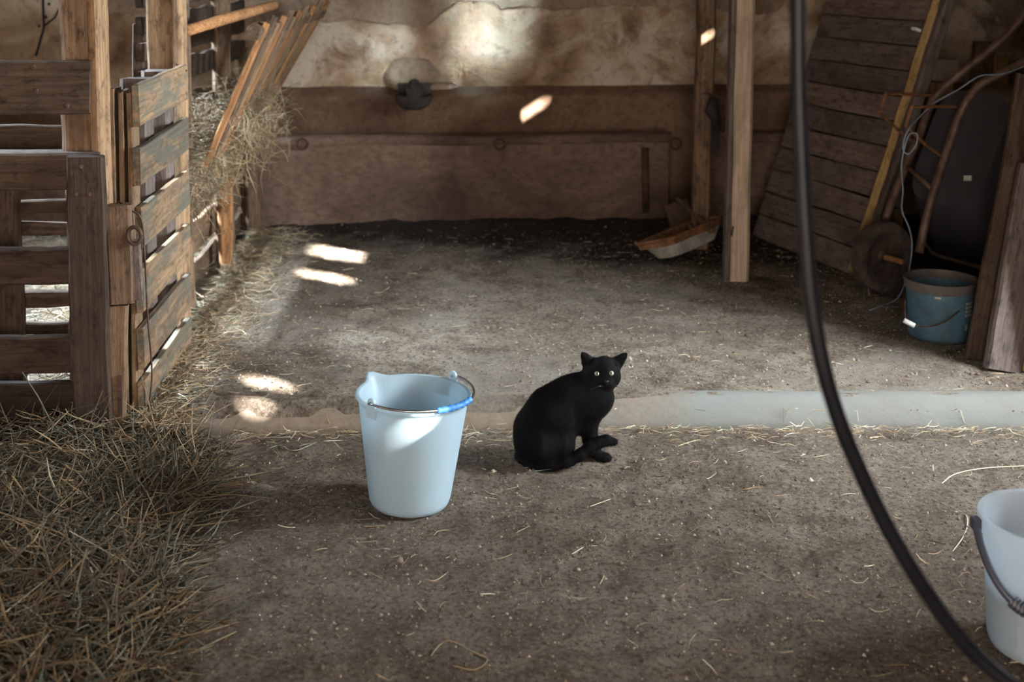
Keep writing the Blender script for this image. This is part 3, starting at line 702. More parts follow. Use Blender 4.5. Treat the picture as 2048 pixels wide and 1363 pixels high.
c = at_y(1924, 168, 5.98); c.z = shz + .03
rb = MB()
for k in range(14):
    a = k * 2.4; d = Vector((math.cos(a) * .045, math.sin(a * 1.7) * .02, .024 * math.sin(k * 1.3)))
    rb.box(c + d, (.034, .03, .02), Matrix.Rotation(a, 3, 'Z') @ Matrix.Rotation(k, 3, 'X'))
tag(rb.build('red_netting', m_red), 'crumpled red plastic netting among the offcuts', 'netting')

# ------------------------------------------------------------------ planks and partition at the right edge
part = thing('plank_partition', 'upright board partition beyond the right picture edge', 'partition', (2.5, 3.83, 0))
for k in range(8): board('plank', (1.95 + .165 * k, 3.83, .0), (1.95 + .165 * k, 3.83, 1.93), .16, .03, (0, -1, 0), m_wood_mid, part, seg=.2)
board('rail', (1.90, 3.865, 1.5), (XR, 3.865, 1.5), .09, .04, (0, -1, 0), m_wood_mid, part, seg=.3)
a = at_z(1964, 722, ZB); l1 = board('leaning_plank', a + Vector((0, .02, .0)), at_y(2062, 150, a.y + .08), .085, .04, (-.2, -1, 0), m_wood_dark, None, .003)
tag(l1, 'dark plank leaning to the right beside the blue bucket', 'plank')
a = at_z(2004, 738, ZB); l2 = board('leaning_plank', a, at_y(2075, 330, a.y + .06), .115, .05, (-.15, -1, 0), m_wood_grey, None, .003)
tag(l2, 'thick weathered plank nearest the right picture edge', 'plank')
bo = board('split_edge', a + Vector((.062, -.006, 0)), at_y(2093, 330, a.y + .055), .02, .046, (-.15, -1, 0), m_wood_yellow, l2, .003)

# ------------------------------------------------------------------ trough and scrap by the posts
def trough():
    a = at_z(1338, 541, ZB); b = at_z(1470, 497, ZB) ; ax = (b - a); ax.z = 0; L = .46; ax.normalize(); sd = Vector((-ax.y, ax.x, 0))
    ax2 = (ax + UP * .07).normalized(); n2 = sd.cross(ax2); n2 = n2 if n2.z > 0 else -n2
    rl_ = math.radians(16); n2, sd2 = n2 * math.cos(rl_) + sd * math.sin(rl_), sd * math.cos(rl_) - n2 * math.sin(rl_)
    o0 = a + sd * .06 + UP * .030
    r = thing('feed_trough', 'low galvanised feed trough with a rusty rim tilted beside the pale post', 'trough', o0)
    def P(l, s, h): return o0 + ax2 * l + sd2 * s + n2 * h
    def loop(l0, l1, hw, h): 
        pts = []
        for (cx, cs, sl, ss) in ((l0, -hw, 1, 1), (l1, -hw, -1, 1), (l1, hw, -1, -1), (l0, hw, 1, -1)):
            c = (cx + sl * .05, cs + ss * .05); a0 = math.atan2(-ss, -sl)
            for k in range(5):
                an = a0 + (k - 2) * math.pi / 8 * (1 if sl * ss > 0 else 1)
                pts.append(P(c[0] + .05 * math.cos(an) * 1.0, c[1] + .05 * math.sin(an), h))
        return pts
    bl = loop(.06, L - .06, .062, .0); rl = loop(0, L, .095, .085); n = len(bl)
    MB().add(bl + rl, [tuple(range(n))] + [(k, (k + 1) % n, n + (k + 1) % n, n + k) for k in range(n)]).build('pan', m_galv, r).modifiers.new('sheet', 'SOLIDIFY').thickness = .004
    r2 = loop(-.008, L + .008, .103, .087); r3 = loop(-.005, L + .005, .100, .058)
    il = loop(.064, L - .064, .058, .006); i2 = loop(.004, L - .004, .091, .086); MB().add(il + i2, [tuple(range(n))] + [(k, (k + 1) % n, n + (k + 1) % n, n + k) for k in range(n)]).build('rusty_lining', m_rust, r)
    MB().add(r2 + r3, [(k, (k + 1) % n, n + (k + 1) % n, n + k) for k in range(n)]).build('rim_band', m_rust, r).modifiers.new('sheet', 'SOLIDIFY').thickness = .006
    MB().tube(r2 + r2[:2], .007, 6, False).build('rim', m_rust, r, True)
trough()
s1 = board('loose_lath', at_y(1424, 462, 5.36), at_y(1356, 398, 5.75), .022, .02, (0, -1, .3), m_wood_mid, None); tag(s1, 'thin upper slat propped behind the feed trough', 'slat')
s2 = board('loose_lath', at_y(1396, 468, 5.40), at_y(1374, 446, 5.66), .02, .018, (0, -1, .3), m_wood_mid, None); tag(s2, 'short lower slat propped behind the feed trough', 'slat')
ps = board('loose_board', at_y(1384, 500, 5.74), at_y(1352, 404, 5.82), .12, .02, (-.6, -1, .2), m_wood_dark, None); tag(ps, 'small dark board leaning in the corner behind the feed trough', 'board')
st = thing('hanging_strap', 'black leather strap hanging between the two timber posts', 'strap', at_y(1432, 300, 5.3))
MB().tube([at_y(1427, 196, 5.45), at_y(1424, 222, 5.44), at_y(1432, 240, 5.44), at_y(1433, 262, 5.44)], [.02, .034, .02, .014], 8).build('strap_pad', m_black, st, True)
board('strap_tail', at_y(1432, 300, 5.44), at_y(1433, 240, 5.44), .028, .012, (0, -1, 0), m_black, st)
MB().tube([at_y(1427, 198, 5.45), at_y(1418, 188, 5.53), at_y(1400, 186, 5.59)], .006, 6).build('nail', m_iron, st)
# ------------------------------------------------------------------ white bucket
def white_bucket():
    b = at_z(819, 1008, 0); R1, R0, Hh = .1465, .101, .283
    r = thing('white_bucket', 'milky white plastic bucket with blue grip standing beside the black cat', 'bucket', (b.x, b.y, .004))
    rot = Matrix.Rotation(math.radians(2.4), 3, 'Y'); base = Vector((b.x, b.y, .006)); spa = math.radians(134)
    def sh(p, a):
        d = (a - spa + math.pi) % (2 * math.pi) - math.pi
        k = math.exp(-(d / .16) ** 2) * max(0, min(1, (p.z - .20) / .083)) ** 1.5
        s = 1 + .20 * k
        q = Vector((p.x * s, p.y * s, p.z + .010 * k)); return rot @ q
    def rad(z): return R0 + (R1 - .006 - R0) * (z / Hh)
    prof = [(0, .004), (R0 - .02, .003), (R0 - .012, .0), (R0 - .004, .003), (R0 + .0005, .012)]
    for z in np.linspace(.02, Hh - .02, 12): prof.append((rad(z), z))
    prof += [(rad(Hh - .012), Hh - .012), (R1 - .002, Hh - .009), (R1 + .001, Hh - .004), (R1, Hh), (R1 - .004, Hh + .0015), (rad(Hh) - .004, Hh - .001)]
    for z in np.linspace(Hh - .012, .02, 12): prof.append((rad(z) - .0032, z))
    prof += [(R0 - .008, .008), (0, .008)]
    MB().lathe(prof, 72, base, sh).build('bucket_body', m_bucket, r, 60)
    def c(a, rad_, z): return base + rot @ Vector((rad_ * math.cos(a), rad_ * math.sin(a), z))
    ax = math.radians(47)
    for a in (ax, ax + math.pi):
        pts = [c(a + dx / R1, R1 - .002, Hh + dz) for dx, dz in [(-.016, -.028), (-.014, .004)] + [(.0125 * math.cos(t), .010 + .0125 * math.sin(t)) for t in np.linspace(math.pi, 0, 9)] + [(.014, .004), (.016, -.028)]]
        m = MB().prism(pts, Vector((math.cos(a), math.sin(a), 0)) * .006)
        lg = m.build('lug', m_bucket, r); MB().tube([c(a, R1 - .006, Hh + .010), c(a, R1 + .010, Hh + .010)], .0035, 8).build('hook', m_wire, lg)
    ts = np.linspace(ax + math.pi, ax + 2 * math.pi, 50)
    z = lambda t: Hh + .010 - .004 * math.sin((t - ax - math.pi))
    MB().tube([c(t, R1 + .006, z(t)) for t in ts], .0032, 8).build('bail_wire', m_wire, r, True)
    tg = np.linspace(math.radians(293), math.radians(338), 40)
    MB().tube([c(t, R1 + .006, z(t)) for t in tg], [.0075 + .0012 * math.cos((t - tg[0]) * 50) if 0 < i < 39 else .006 for i, t in enumerate(tg)], 12).build('blue_grip', m_bluegrip, r, 40)
white_bucket()

# ------------------------------------------------------------------ clear bucket with water
def clear_bucket():
    b = at_z(2092, 1292, 0); R1, R0, Hh = .135, .112, .262
    r = thing('water_bucket', 'clear plastic bucket of water with a dark grey ribbed handle', 'bucket', (b.x, b.y, .004)); base = Vector((b.x, b.y, .006))
    def rad(z): return R0 + (R1 - .008 - R0) * (z / Hh)
    prof = [(0, .004), (R0 - .012, .003), (R0 - .004, .001), (R0, .010)] + [(rad(z), z) for z in np.linspace(.02, Hh - .05, 10)] + [(rad(Hh - .045) + .003, Hh - .044), (rad(Hh - .02) + .003, Hh - .02), (R1, Hh - .018), (R1 + .002, Hh - .004), (R1, Hh), (rad(Hh) - .002, Hh - .001)] + [(rad(z) - .003, z) for z in np.linspace(Hh - .02, .02, 10)] + [(R0 - .006, .008), (0, .008)]
    MB().lathe(prof, 72, base).build('bucket_body', m_clear, r, 60)
    wz = .115
    MB().lathe([(0, .009), (R0 - .008, .010), (rad(wz) - .0045, wz), (0, wz)], 64, base).build('water', m_water, r, 40)
    al = math.radians(174)
    def hd(t):                                       # bail hanging down at the front left, hinged at al and al+180
        h = Vector((math.cos(al), math.sin(al), 0)); q = Vector((math.sin(al), -math.cos(al), 0))
        if q.y > 0: q = -q
        dn = (q * .62 - UP * .78).normalized() 
        return base + UP * (Hh - .018) + h * (R1 + .010) * math.copysign(abs(math.cos(t)) ** .62, math.cos(t)) + dn * .172 * math.sin(t)
    ts = np.linspace(0, math.pi, 60)
    MB().tube([hd(t) for t in ts], [.0078] * 60, 8).build('handle', m_darkgrip, r, True)
    tg = np.linspace(.95, 2.2, 24)
    grip = MB().tube([hd(t) - UP * .004 for t in tg], .0095, 10).build('grip', m_darkgrip, r, 40)
    for t in tg[1:-1]: MB().tube([hd(t - .009), hd(t + .009)], .0145, 8).build('rib', m_darkgrip, grip)
    for s in (0, math.pi): MB().box(hd(s) + UP * .002, (.016, .02, .022)).build('lug', m_darkgrip, r)
clear_bucket()

# ------------------------------------------------------------------ blue bucket
def blue_bucket():
    b = at_z(1880, 672, ZB); R1, R0, Hh = .126, .108, .205
    r = thing('blue_bucket', 'worn blue plastic bucket with grey rim beside the leaning planks', 'bucket', (b.x, b.y, ZB)); base = Vector((b.x, b.y, ZB + .004))
    rad = lambda z: R0 + (R1 - .006 - R0) * z / Hh
    MB().lathe([(0, .004), (R0 - .006, .001), (R0, .008)] + [(rad(z), z) for z in np.linspace(.02, Hh - .03, 8)] + [(rad(Hh - .03) - .003, Hh - .03)] + [(rad(z) - .003, z) for z in np.linspace(Hh - .04, .02, 8)] + [(0, .008)], 56, base).build('bucket_body', m_bluebucket, r, 60)
    MB().lathe([(rad(Hh - .04) + .0005, Hh - .036), (R1 - .002, Hh - .034), (R1, Hh - .022), (R1 - .001, Hh - .02), (R1 + .003, Hh - .006), (R1 + .001, Hh), (R1 - .006, Hh), (R1 - .01, Hh - .036)], 56, base, closed=True).build('rim_band', m_greyrim, r, 50)
    MB().lathe([(0, .10), (.06, .104), (rad(.1) - .004, .09), (rad(.1) - .004, .08), (0, .08)], 40, base).build('contents', m_floor, r)
    def lab(a0, a1, z0, z1, nm, mat, eps=.0008):
        ts = np.linspace(a0, a1, 10); vs = [base + Vector(((rad(z) + eps) * math.cos(t), (rad(z) + eps) * math.sin(t), z)) for t in ts for z in (z0, z1)]
        MB().add(vs, [(2 * i, 2 * i + 2, 2 * i + 3, 2 * i + 1) for i in range(9)]).build(nm, mat, r)
    a0 = math.radians(-68)
    for i in range(3):
        for j in range(4): lab(a0 + i * .10, a0 + i * .10 + .075, .135 - j * .014, .144 - j * .014, 'print_mark', m_print)
    lab(math.radians(-122), math.radians(-112), .158, .165, 'print_mark', m_print)
    lab(a0 + .02, a0 + .12, .045, .065, 'print_mark', m_print)
    p0 = at_y(1925, 615, b.y - .10); p1 = at_y(1832, 650, b.y - .15)
    MB().tube(curve_pts([p0, at_y(1895, 640, b.y - .145), at_y(1860, 652, b.y - .155), p1, at_y(1812, 640, b.y - .13), at_y(1810, 600, b.y - .05)], 6), .003, 6).build('bail_wire', m_iron, r, True)
    MB().tube([at_y(1808, 640, b.y - .14), at_y(1829, 651, b.y - .15)], .0085, 10).build('white_grip', m_white, r, True)
blue_bucket()

# ------------------------------------------------------------------ hose hanging in the foreground
hy = 1.5
hp_ = [Vector((at_y(1583, 0, hy).x, hy, ZC - .02)), Vector((at_y(1584, 0, hy).x, hy, 2.2)), Vector((at_y(1585, 0, hy).x, hy, 1.6))] + [at_y(u + 8, v, hy + dy) for u, v, dy in ((1588, 0, 0), (1589, 150, 0), (1594, 300, 0), (1602, 450, 0), (1615, 600, 0), (1638, 730, 0), (1672, 845, 0), (1716, 950, 0), (1770, 1060, 0), (1836, 1170, 0), (1908, 1270, 0), (1990, 1350, -.01), (2090, 1420, -.03))]
l = hp_[-1]; hp_ += [Vector((l.x + .16, l.y - .06, .34)), Vector((l.x + .33, l.y - .12, .17)), Vector((l.x + .52, l.y - .2, .05)), Vector((l.x + .75, l.y - .3, .018)), Vector((l.x + 1.2, l.y - .35, .016))]
tag(MB().tube(curve_pts(hp_, 7), .0102, 14).build('hose', m_hose, None, True), 'thick black rubber hose hanging in a curve in the foreground', 'hose')

# ------------------------------------------------------------------ dry vine at the upper left
vn = thing('dry_vine', 'dark dry vine stalk hanging before the wall at upper left', 'vine', at_y(85, 110, 6.0))
vp = curve_pts([Vector((at_y(86, 0, 6.2).x, 6.2, 1.9)), at_y(86, 0, 6.2), at_y(88, 50, 6.2), at_y(82, 75, 6.2), at_y(72, 112, 6.2)], 6)
MB().tube(vp, .007, 6).build('stalk', m_black, vn, True)
MB().tube([at_y(88, 52, 6.2), at_y(110, 35, 6.2), at_y(124, 5, 6.2), at_y(130, -40, 6.2)], .005, 6).build('side_shoot', m_black, vn, True)
for (u, v) in ((78, 52), (92, 34), (82, 74), (98, 8)): MB().lathe([(0, -.010), (.009, 0), (0, .011)], 7, at_y(u, v, 6.19)).build('bud', m_black, vn)

# ------------------------------------------------------------------ the cat
CY0 = 3.355; ZS = F_PX / CY0 * 4.867
def cz(x, y, dy=0.0): return np.array(at_y(980 + x / 4.867, 680 + y / 4.867, CY0 + dy))
def r_(v): return v / ZS
def sd_cap(P, a, b, ra, rb, flat=None):
    pa = P - a; ba = b - a
    if flat is not None:                              # squash along one unit direction
        d, k = flat; pa = pa + np.outer(pa @ d, d) * (k - 1); ba = ba + d * (ba @ d) * (k - 1)
    h = np.clip(pa @ ba / (ba @ ba), 0, 1)
    dist = np.linalg.norm(pa - h[:, None] * ba, axis=1) - (ra + (rb - ra) * h)
    return dist / (flat[1] if flat is not None and flat[1] > 1.5 else 1.0) if flat is not None else dist
def smin(a, b, k):
    h = np.clip(.5 + .5 * (b - a) / k, 0, 1); return b * (1 - h) + a * h - k * h * (1 - h)
head_c = cz(1095, 322, -.005)
vdir = np.array(_o) - head_c; vdir /= np.linalg.norm(vdir)
def cat_sdf(P):
    d = None
    def U(v, k):
        nonlocal d
        d = v if d is None else smin(d, v, k)
    def cap(a, b, ra, rb, k=.02, flat=None): U(sd_cap(P, a, b, r_(ra), r_(rb), flat), k)
    # trunk: hunched back from the haunch to the shoulders
    cap(cz(462, 985, .01), cz(470, 860, .01), 232, 222)
    cap(cz(470, 860, .01), cz(590, 680, .0), 220, 214, .03)
    cap(cz(590, 680, .0), cz(760, 560, .0), 214, 186, .03)
    cap(cz(760, 560, .0), cz(930, 560, .0), 186, 168, .03)
    cap(cz(930, 560, .0), cz(1010, 590, .0), 166, 158, .03)
    cap(cz(960, 640, .01), cz(950, 790, .02), 165, 92, .03)
    cap(cz(700, 760, .0), cz(840, 760, .01), 200, 150, .04)
    # near thigh
    cap(cz(520, 1010, -.03), cz(700, 1000, -.035), 190, 120, .025)
    cap(cz(700, 1000, -.03), cz(760, 1120, -.03), 110, 55, .02)
    # neck and throat ruff
    cap(cz(900, 480, .005), cz(1040, 390, -.005), 150, 128, .035)
    cap(cz(1060, 500, -.015), cz(1120, 560, -.012), 100, 68, .035)
    # head
    cap(cz(1060, 318, .0), cz(1130, 312, -.004), 132, 130, .02)
    cap(cz(1010, 375, -.012), cz(1190, 368, -.018), 74, 70, .022)
    cap(cz(1110, 240, -.012), cz(1125, 270, -.014), 84, 84, .02)
    cap(cz(1128, 350, -.026), cz(1134, 410, -.040), 42, 34, .016)     # nose bridge
    cap(cz(1108, 432, -.036), cz(1160, 430, -.038), 38, 37, .012)     # muzzle
    cap(cz(1130, 462, -.028), cz(1140, 464, -.028), 32, 30, .014)     # chin
    # ears
    for (b0, b1, t, s) in (((950, 225), (1000, 235), (897, 120), -1), ((1232, 235), (1190, 235), (1334, 128), 1)):
        e0 = cz(b0[0], b0[1], .012); e1 = cz(b1[0], b1[1], .008); tt = cz(t[0] + s * 6, t[1] - 8, .004)
        U(sd_cap(P, e0, tt, r_(56), r_(2), (vdir, 2.2)), .008)
        U(sd_cap(P, e1, tt * .62 + e1 * .38, r_(46), r_(14), (vdir, 2.2)), .012)
    for (b0, t) in (((968, 225), (908, 140)), ((1228, 225), (1318, 148))):     # hollow of each ear
        c0 = cz(b0[0], b0[1], -.012); c1 = cz(t[0], t[1], -.006)
        d = -smin(-d, sd_cap(P, c0, c1, r_(32), r_(6)), .006) if False else np.maximum(d, -sd_cap(P, c0, c1, r_(34), r_(8)))
    # front legs
    cap(cz(955, 780, .0), cz(990, 940, .0), 78, 56, .02); cap(cz(990, 940, .0), cz(1045, 1115, -.004), 56, 44, .012)
    cap(cz(1045, 1132, -.004), cz(1120, 1142, -.008), 44, 48, .012); cap(cz(1120, 1142, -.008), cz(1148, 1146, -.01), 46, 40, .008)
    cap(cz(930, 800, .03), cz(955, 960, .03), 66, 50, .02); cap(cz(955, 960, .03), cz(965, 1110, .022), 48, 38, .012)
    cap(cz(965, 1120, .02), cz(1005, 1128, .018), 40, 40, .01)
    # hind foot
    cap(cz(640, 1195, -.035), cz(800, 1185, -.03), 50, 40, .015)
    # tail swept round the front
    T = [(300, 1120, .02, 60), (330, 1200, -.01, 58), (450, 1228, -.045, 52), (600, 1218, -.06, 52), (750, 1180, -.065, 52), (880, 1112, -.06, 54), (980, 1040, -.055, 56), (1060, 992, -.05, 56), (1130, 972, -.05, 50), (1208, 988, -.05, 38)]
    for p, q in zip(T[:-1], T[1:]): cap(cz(*p[:3]), cz(*q[:3]), p[3], q[3], .008)
    return np.maximum(d, -(P[:, 2] + .004))
def surface_nets(fn, lo, hi, h):
    n = np.ceil((hi - lo) / h).astype(int) + 1
    g = [lo[k] + h * np.arange(n[k]) for k in range(3)]
    X = np.stack(np.meshgrid(*g, indexing='ij'), -1); V = np.empty(n)
    for i in range(0, n[0], 8): V[i:i + 8] = fn(X[i:i + 8].reshape(-1, 3)).reshape(X[i:i + 8].shape[:3])
    s = V < 0; c = np.zeros(np.array(n) - 1, int)
    off = [(i, j, k) for i in (0, 1) for j in (0, 1) for k in (0, 1)]
    sl = lambda o: tuple(slice(o[a], n[a] - 1 + o[a]) for a in range(3))
    for o_ in off: c += s[sl(o_)]
    act = (c > 0) & (c < 8); idx = -np.ones(act.shape, int); idx[act] = np.arange(act.sum())
    acc = np.zeros(act.shape + (3,)); cnt = np.zeros(act.shape)
    for a in off:
        for ax in range(3):
            if a[ax]: continue
            b = list(a); b[ax] = 1; va, vb = V[sl(a)], V[sl(b)]; m = (va < 0) != (vb < 0)
            t = np.where(m, va / np.where(m, va - vb, 1), 0); p = np.zeros(act.shape + (3,)); p[...] = a; p[..., ax] += t
            acc += p * m[..., None]; cnt += m
    base = np.stack(np.meshgrid(*[np.arange(k - 1) for k in n], indexing='ij'), -1)
    co = (lo + h * (base + acc / np.maximum(cnt, 1)[..., None]))[act]
    quads = []
    for ax in range(3):
        a1, a2 = [(1, 2), (2, 0), (0, 1)][ax]
        s0 = [slice(1, n[k] - 1) for k in range(3)]; s0[ax] = slice(0, n[ax] - 1); s1 = list(s0); s1[ax] = slice(1, n[ax])
        A, B = s[tuple(s0)], s[tuple(s1)]; m = np.argwhere(A != B); ii = m.copy()
        for k in range(3):
            if k != ax: ii[:, k] += 1
        sg = A[tuple(m.T)]
        def gi(d1, d2):
            j = ii.copy(); j[:, a1] -= d1; j[:, a2] -= d2; return idx[tuple(j.T)]
        q = np.stack([gi(0, 0), gi(1, 0), gi(1, 1), gi(0, 1)], 1); q[~sg] = q[~sg][:, ::-1]; quads.append(q)
    q = np.concatenate(quads); return co, q[(q >= 0).all(1)]
def cat():
    r = thing('cat', 'black cat with pale green eyes sitting hunched beside the white bucket', 'cat', (float(cz(600, 1200)[0]), CY0, 0))
    lo = np.array([cz(200, 600)[0] - .01, CY0 - .14, -.008]); hi = np.array([cz(1360, 600)[0] + .01, CY0 + .14, cz(900, 100)[2] + .02])
    co, q = surface_nets(cat_sdf, lo, hi, .0026)
    n = N('cat_fur', .65, .06); f = n.noise(n.obj((60, 60, 20)), 6, 4, .6)
    mat = n.fin(n.ramp(f, [(.3, (.0025, .0023, .0028)), (.7, (.006, .0052, .0058))]), n.bump(f, .5, .003))
    n.b.inputs['Sheen Weight'].default_value = .02; n.b.inputs['Sheen Roughness'].default_value = .4
    body = np_mesh('body', co, q, mat, r, True)
    # fur: short blades that lie back along the body
    rg = np.random.default_rng(3); tri = co[q]; nrm = np.cross(tri[:, 2] - tri[:, 0], tri[:, 3] - tri[:, 1]); ar = np.linalg.norm(nrm, axis=1); nrm /= ar[:, None] + 1e-12
    k = rg.choice(len(q), 34000, p=ar / ar.sum()); w = rg.dirichlet([1, 1, 1, 1], len(k)); p = (tri[k] * w[..., None]).sum(1); nn = nrm[k]
    # sign of normals outward
    eps = .004; sg = np.sign(cat_sdf(p + nn * eps) - cat_sdf(p - nn * eps)); nn = nn * sg[:, None]
    hd = np.linalg.norm(p - head_c, axis=1) < .062
    flow = np.tile(np.array([-.45, -.05, -1.0]), (len(k), 1)); flow[hd] = (p[hd] - cz(1132, 405, -.06))
    flow += rg.normal(0, .18, flow.shape); fl = flow - nn * (flow * nn).sum(1)[:, None]; fl /= np.linalg.norm(fl, axis=1)[:, None] + 1e-9
    ln = np.where(hd, .0045, rg.uniform(.007, .013, len(k))); ear = p[:, 2] > cz(1100, 205)[2]; ln = np.where(ear, .003, ln)
    eyes = [cz(1042, 325, -.04), cz(1178, 320, -.045)]; nearE = np.min([np.linalg.norm(p - e, axis=1) for e in eyes], 0) < .012
    ln = np.where(nearE, .002, ln)
    tip = p + (fl * .93 + nn * .30) * ln[:, None]; tip[:, 2] = np.maximum(tip[:, 2], .001); side = np.cross(fl, nn) * .00042
    V = np.stack([p - side, p + side, tip], 1).reshape(-1, 3); Q = np.arange(len(V)).reshape(-1, 3)
    fo = np_mesh('fur', V, Q, mat, r); fo['kind'] = 'stuff'
    def hit(zx, zy):
        rd = np.array(ray(980 + zx / 4.867, 680 + zy / 4.867)); rd /= np.linalg.norm(rd); t = np.linspace(3.0, 3.9, 1800)
        d = cat_sdf(np.array(_o) + rd * t[:, None]); i = np.argmax(d < 0); return np.array(_o) + rd * t[i], rd
    ne = N('cat_iris', .12, .5); me_ = ne.fin(ne.ramp(ne.noise(ne.obj(), 300, 2), [(.3, (.25, .31, .20)), (.7, (.37, .44, .31))]))
    mp_ = plain('cat_pupil', (.004, .004, .005), .1, .6); mn = plain('cat_nose', (.009, .008, .009), .45, .3)
    for (zx, zy, rz) in ((1042, 326, 26), (1179, 321, 27)):
        h, rd = hit(zx, zy); rad = r_(rz) * 1.0; c = Vector(h + rd * rad * .5); d = Vector(-rd)
        A = d.to_track_quat('Z', 'Y').to_matrix()
        ey = MB().lathe([(rad * math.sin(t), rad * math.cos(t)) for t in np.linspace(0, math.pi, 17)], 28, c, lambda p_, a: Vector((p_.x, p_.y * .93, p_.z)), A).build('eye', me_, r, True)
        MB().lathe([(rad * 1.015 * math.sin(t), rad * 1.015 * math.cos(t)) for t in np.linspace(0, .62, 6)], 20, c, lambda p_, a: Vector((p_.x * .72, p_.y * 1.0, p_.z)), A).build('pupil', mp_, ey, True)
    h, rd = hit(1133, 404); A = Vector(-rd).to_track_quat('Z', 'Y').to_matrix()
    MB().lathe([(.0062 * math.sin(t), .004 * math.cos(t)) for t in np.linspace(0, math.pi, 9)], 14, Vector(h), lambda p_, a: Vector((p_.x * (1 + p_.y * 60), p_.y * .75, p_.z)), A).build('nose', mn, r, True)
    wh = MB()
    for s, bx in ((-1, 1098), (1, 1172)):
        for j in range(4):
            h, rd = hit(bx, 425 + j * 9); h = Vector(h); wh.tube(curve_pts([h, h + Vector((s * .016, -.012, -.004 + .003 * j)), h + Vector((s * .036, -.012, -.014 + .004 * j))], 4), .0002, 3)
    wh.build('whiskers', m_black, r)['kind'] = 'stuff'
cat()

# ------------------------------------------------------------------ hay, straw and dirt
PAL = np.array([(.35, .25, .145), (.29, .20, .115), (.41, .32, .205), (.23, .15, .085), (.19, .165, .12), (.15, .155, .12), (.49, .43, .31)])
def hay(name, n, pos, length, rad, dirs, curl, zfloor, pal_p, label, cat, S=5, seed=1, dim=1.0):
    g = np.random.default_rng(seed); p0 = pos(g, n); d = dirs(g, n); d /= np.linalg.norm(d, axis=1)[:, None]
    L = g.uniform(*length, n); t = np.linspace(-.5, .5, S)
    bend = g.normal(0, curl, (n, 3)); P = p0[:, None] + d[:, None] * (t[None, :, None] * L[:, None, None]) + bend[:, None] * ((t ** 2)[None, :, None] * L[:, None, None] * 2)
    P += g.normal(0, .03, P.shape) * L[:, None, None] * .35
    if zfloor is not None:
        zf = zfloor(P[..., 0], P[..., 1]); P[..., 2] = np.maximum(P[..., 2], zf + .0015)
    col = PAL[g.choice(len(PAL), n, p=pal_p)] * g.uniform(.45, 1.6, n)[:, None] * dim
    o = strands(name, P, g.uniform(rad[0], rad[1], n), col, m_straw)
    return tag(o, label, cat, kind='stuff')
def floor_z(X, Y): return np.where(Y < ykerb(X) + .01, z_front(X, Y), np.where(Y > ykerb(X) + .085, z_rear(X, Y), .035))
flat = lambda g, n: np.stack([g.normal(0, 1, n), g.normal(0, 1, n), g.normal(0, .12, n)], 1)
tumble = lambda g, n: np.stack([g.normal(0, 1, n), g.normal(0, .9, n), g.normal(0, .4, n)], 1)
PW_ = [.2, .2, .15, .15, .12, .1, .08]; PBROWN = [.28, .25, .15, .18, .06, .02, .06]; PGREEN = [.14, .17, .10, .19, .16, .19, .05]
def edge_x(y): return np.interp(y, [1.9, 2.3, 2.55, 2.8, 3.05, 3.3, 3.5, 3.6], [-.50, -.53, -.56, -.60, -.62, -.62, -.66, -.70])
def pos_pile(g, n):
    y = g.uniform(1.9, 3.58, n); e = edge_x(y); x = e - np.abs(g.normal(0, .30, n)) + g.normal(0, .035, n)
    dep = np.clip((e - x) / .35, 0, 1); return np.stack([x, y, g.uniform(0, 1, n) * (.02 + .10 * dep)], 1)
hay('hay_pile', 5200, pos_pile, (.05, .30), (.0008, .0024), tumble, .25, floor_z, PGREEN, 'loose pile of green-brown hay on the floor at lower left', 'hay', 6, 11, .54)
hay('hay_fines', 7000, lambda g, n: pos_pile(g, n) * np.array([1, 1, .55]), (.012, .06), (.0006, .0016), tumble, .2, floor_z, PGREEN, 'short broken hay bits littering the pile at lower left', 'hay', 3, 12, .5)
def pos_gate(g, n): y = g.uniform(3.45, 4.7, n); return np.stack([-.80 + np.abs(g.normal(0, .085, n)) - .06, y, np.full(n, .08) + g.uniform(0, .02, n)], 1)
hay('straw_drift', 1500, pos_gate, (.02, .12), (.0006, .0014), flat, .2, floor_z, PW_, 'drift of straw along the foot of the pallet gate', 'straw', 4, 13)
def pos_left(g, n): y = g.uniform(4.3, 6.0, n); return np.stack([-.90 + np.abs(g.normal(0, .13, n)), y, np.full(n, .075) + g.uniform(0, .03, n)], 1)
hay('straw_drift', 1700, pos_left, (.03, .14), (.0007, .0016), flat, .2, floor_z, PW_, 'drift of straw under the hay rack along the pen fence', 'straw', 4, 14, .8)
hay('straw_bedding', 5500, lambda g, n: np.stack([g.uniform(-2.8, -1.0, n), g.uniform(3.75, 5.9, n), g.uniform(.07, .13, n)], 1), (.05, .2), (.0009, .002), tumble, .2, floor_z, PW_, 'straw bedding on the pen floor behind the hurdle', 'straw', 4, 15, .5)
def pos_rack(g, n):
    q = g.uniform(0, 1, n); w = g.uniform(0, 1, n); y = 4.45 + 1.5 * q; z = .50 + g.beta(1.4, 2.4, n) * .42
    return np.stack([-.97 + w * (.02 + (z - .47) * .34), y, z], 1)
hay('rack_hay', 2200, pos_rack, (.05, .16), (.0008, .0018), tumble, .3, None, PBROWN, 'dry hay packed inside the slanting hay rack', 'hay', 5, 16, .45)
def pos_hang(g, n):
    k = g.uniform(0, 1, n) < .55
    a = np.stack([g.normal(-.785, .05, n), g.normal(5.35, .22, n), g.normal(.69, .075, n)], 1)
    b = np.stack([g.normal(-.90, .035, n), g.uniform(4.5, 5.4, n), .60 - np.abs(g.normal(0, .07, n))], 1)
    return np.where(k[:, None], a, b)
hay('hanging_hay', 1050, pos_hang, (.06, .22), (.0009, .0019), lambda g, n: np.stack([g.normal(.2, .7, n), g.normal(0, .7, n), g.normal(-.5, .7, n)], 1), .35, floor_z, PBROWN, 'tangle of hay hanging out through the rack slats', 'hay', 6, 17, .8)
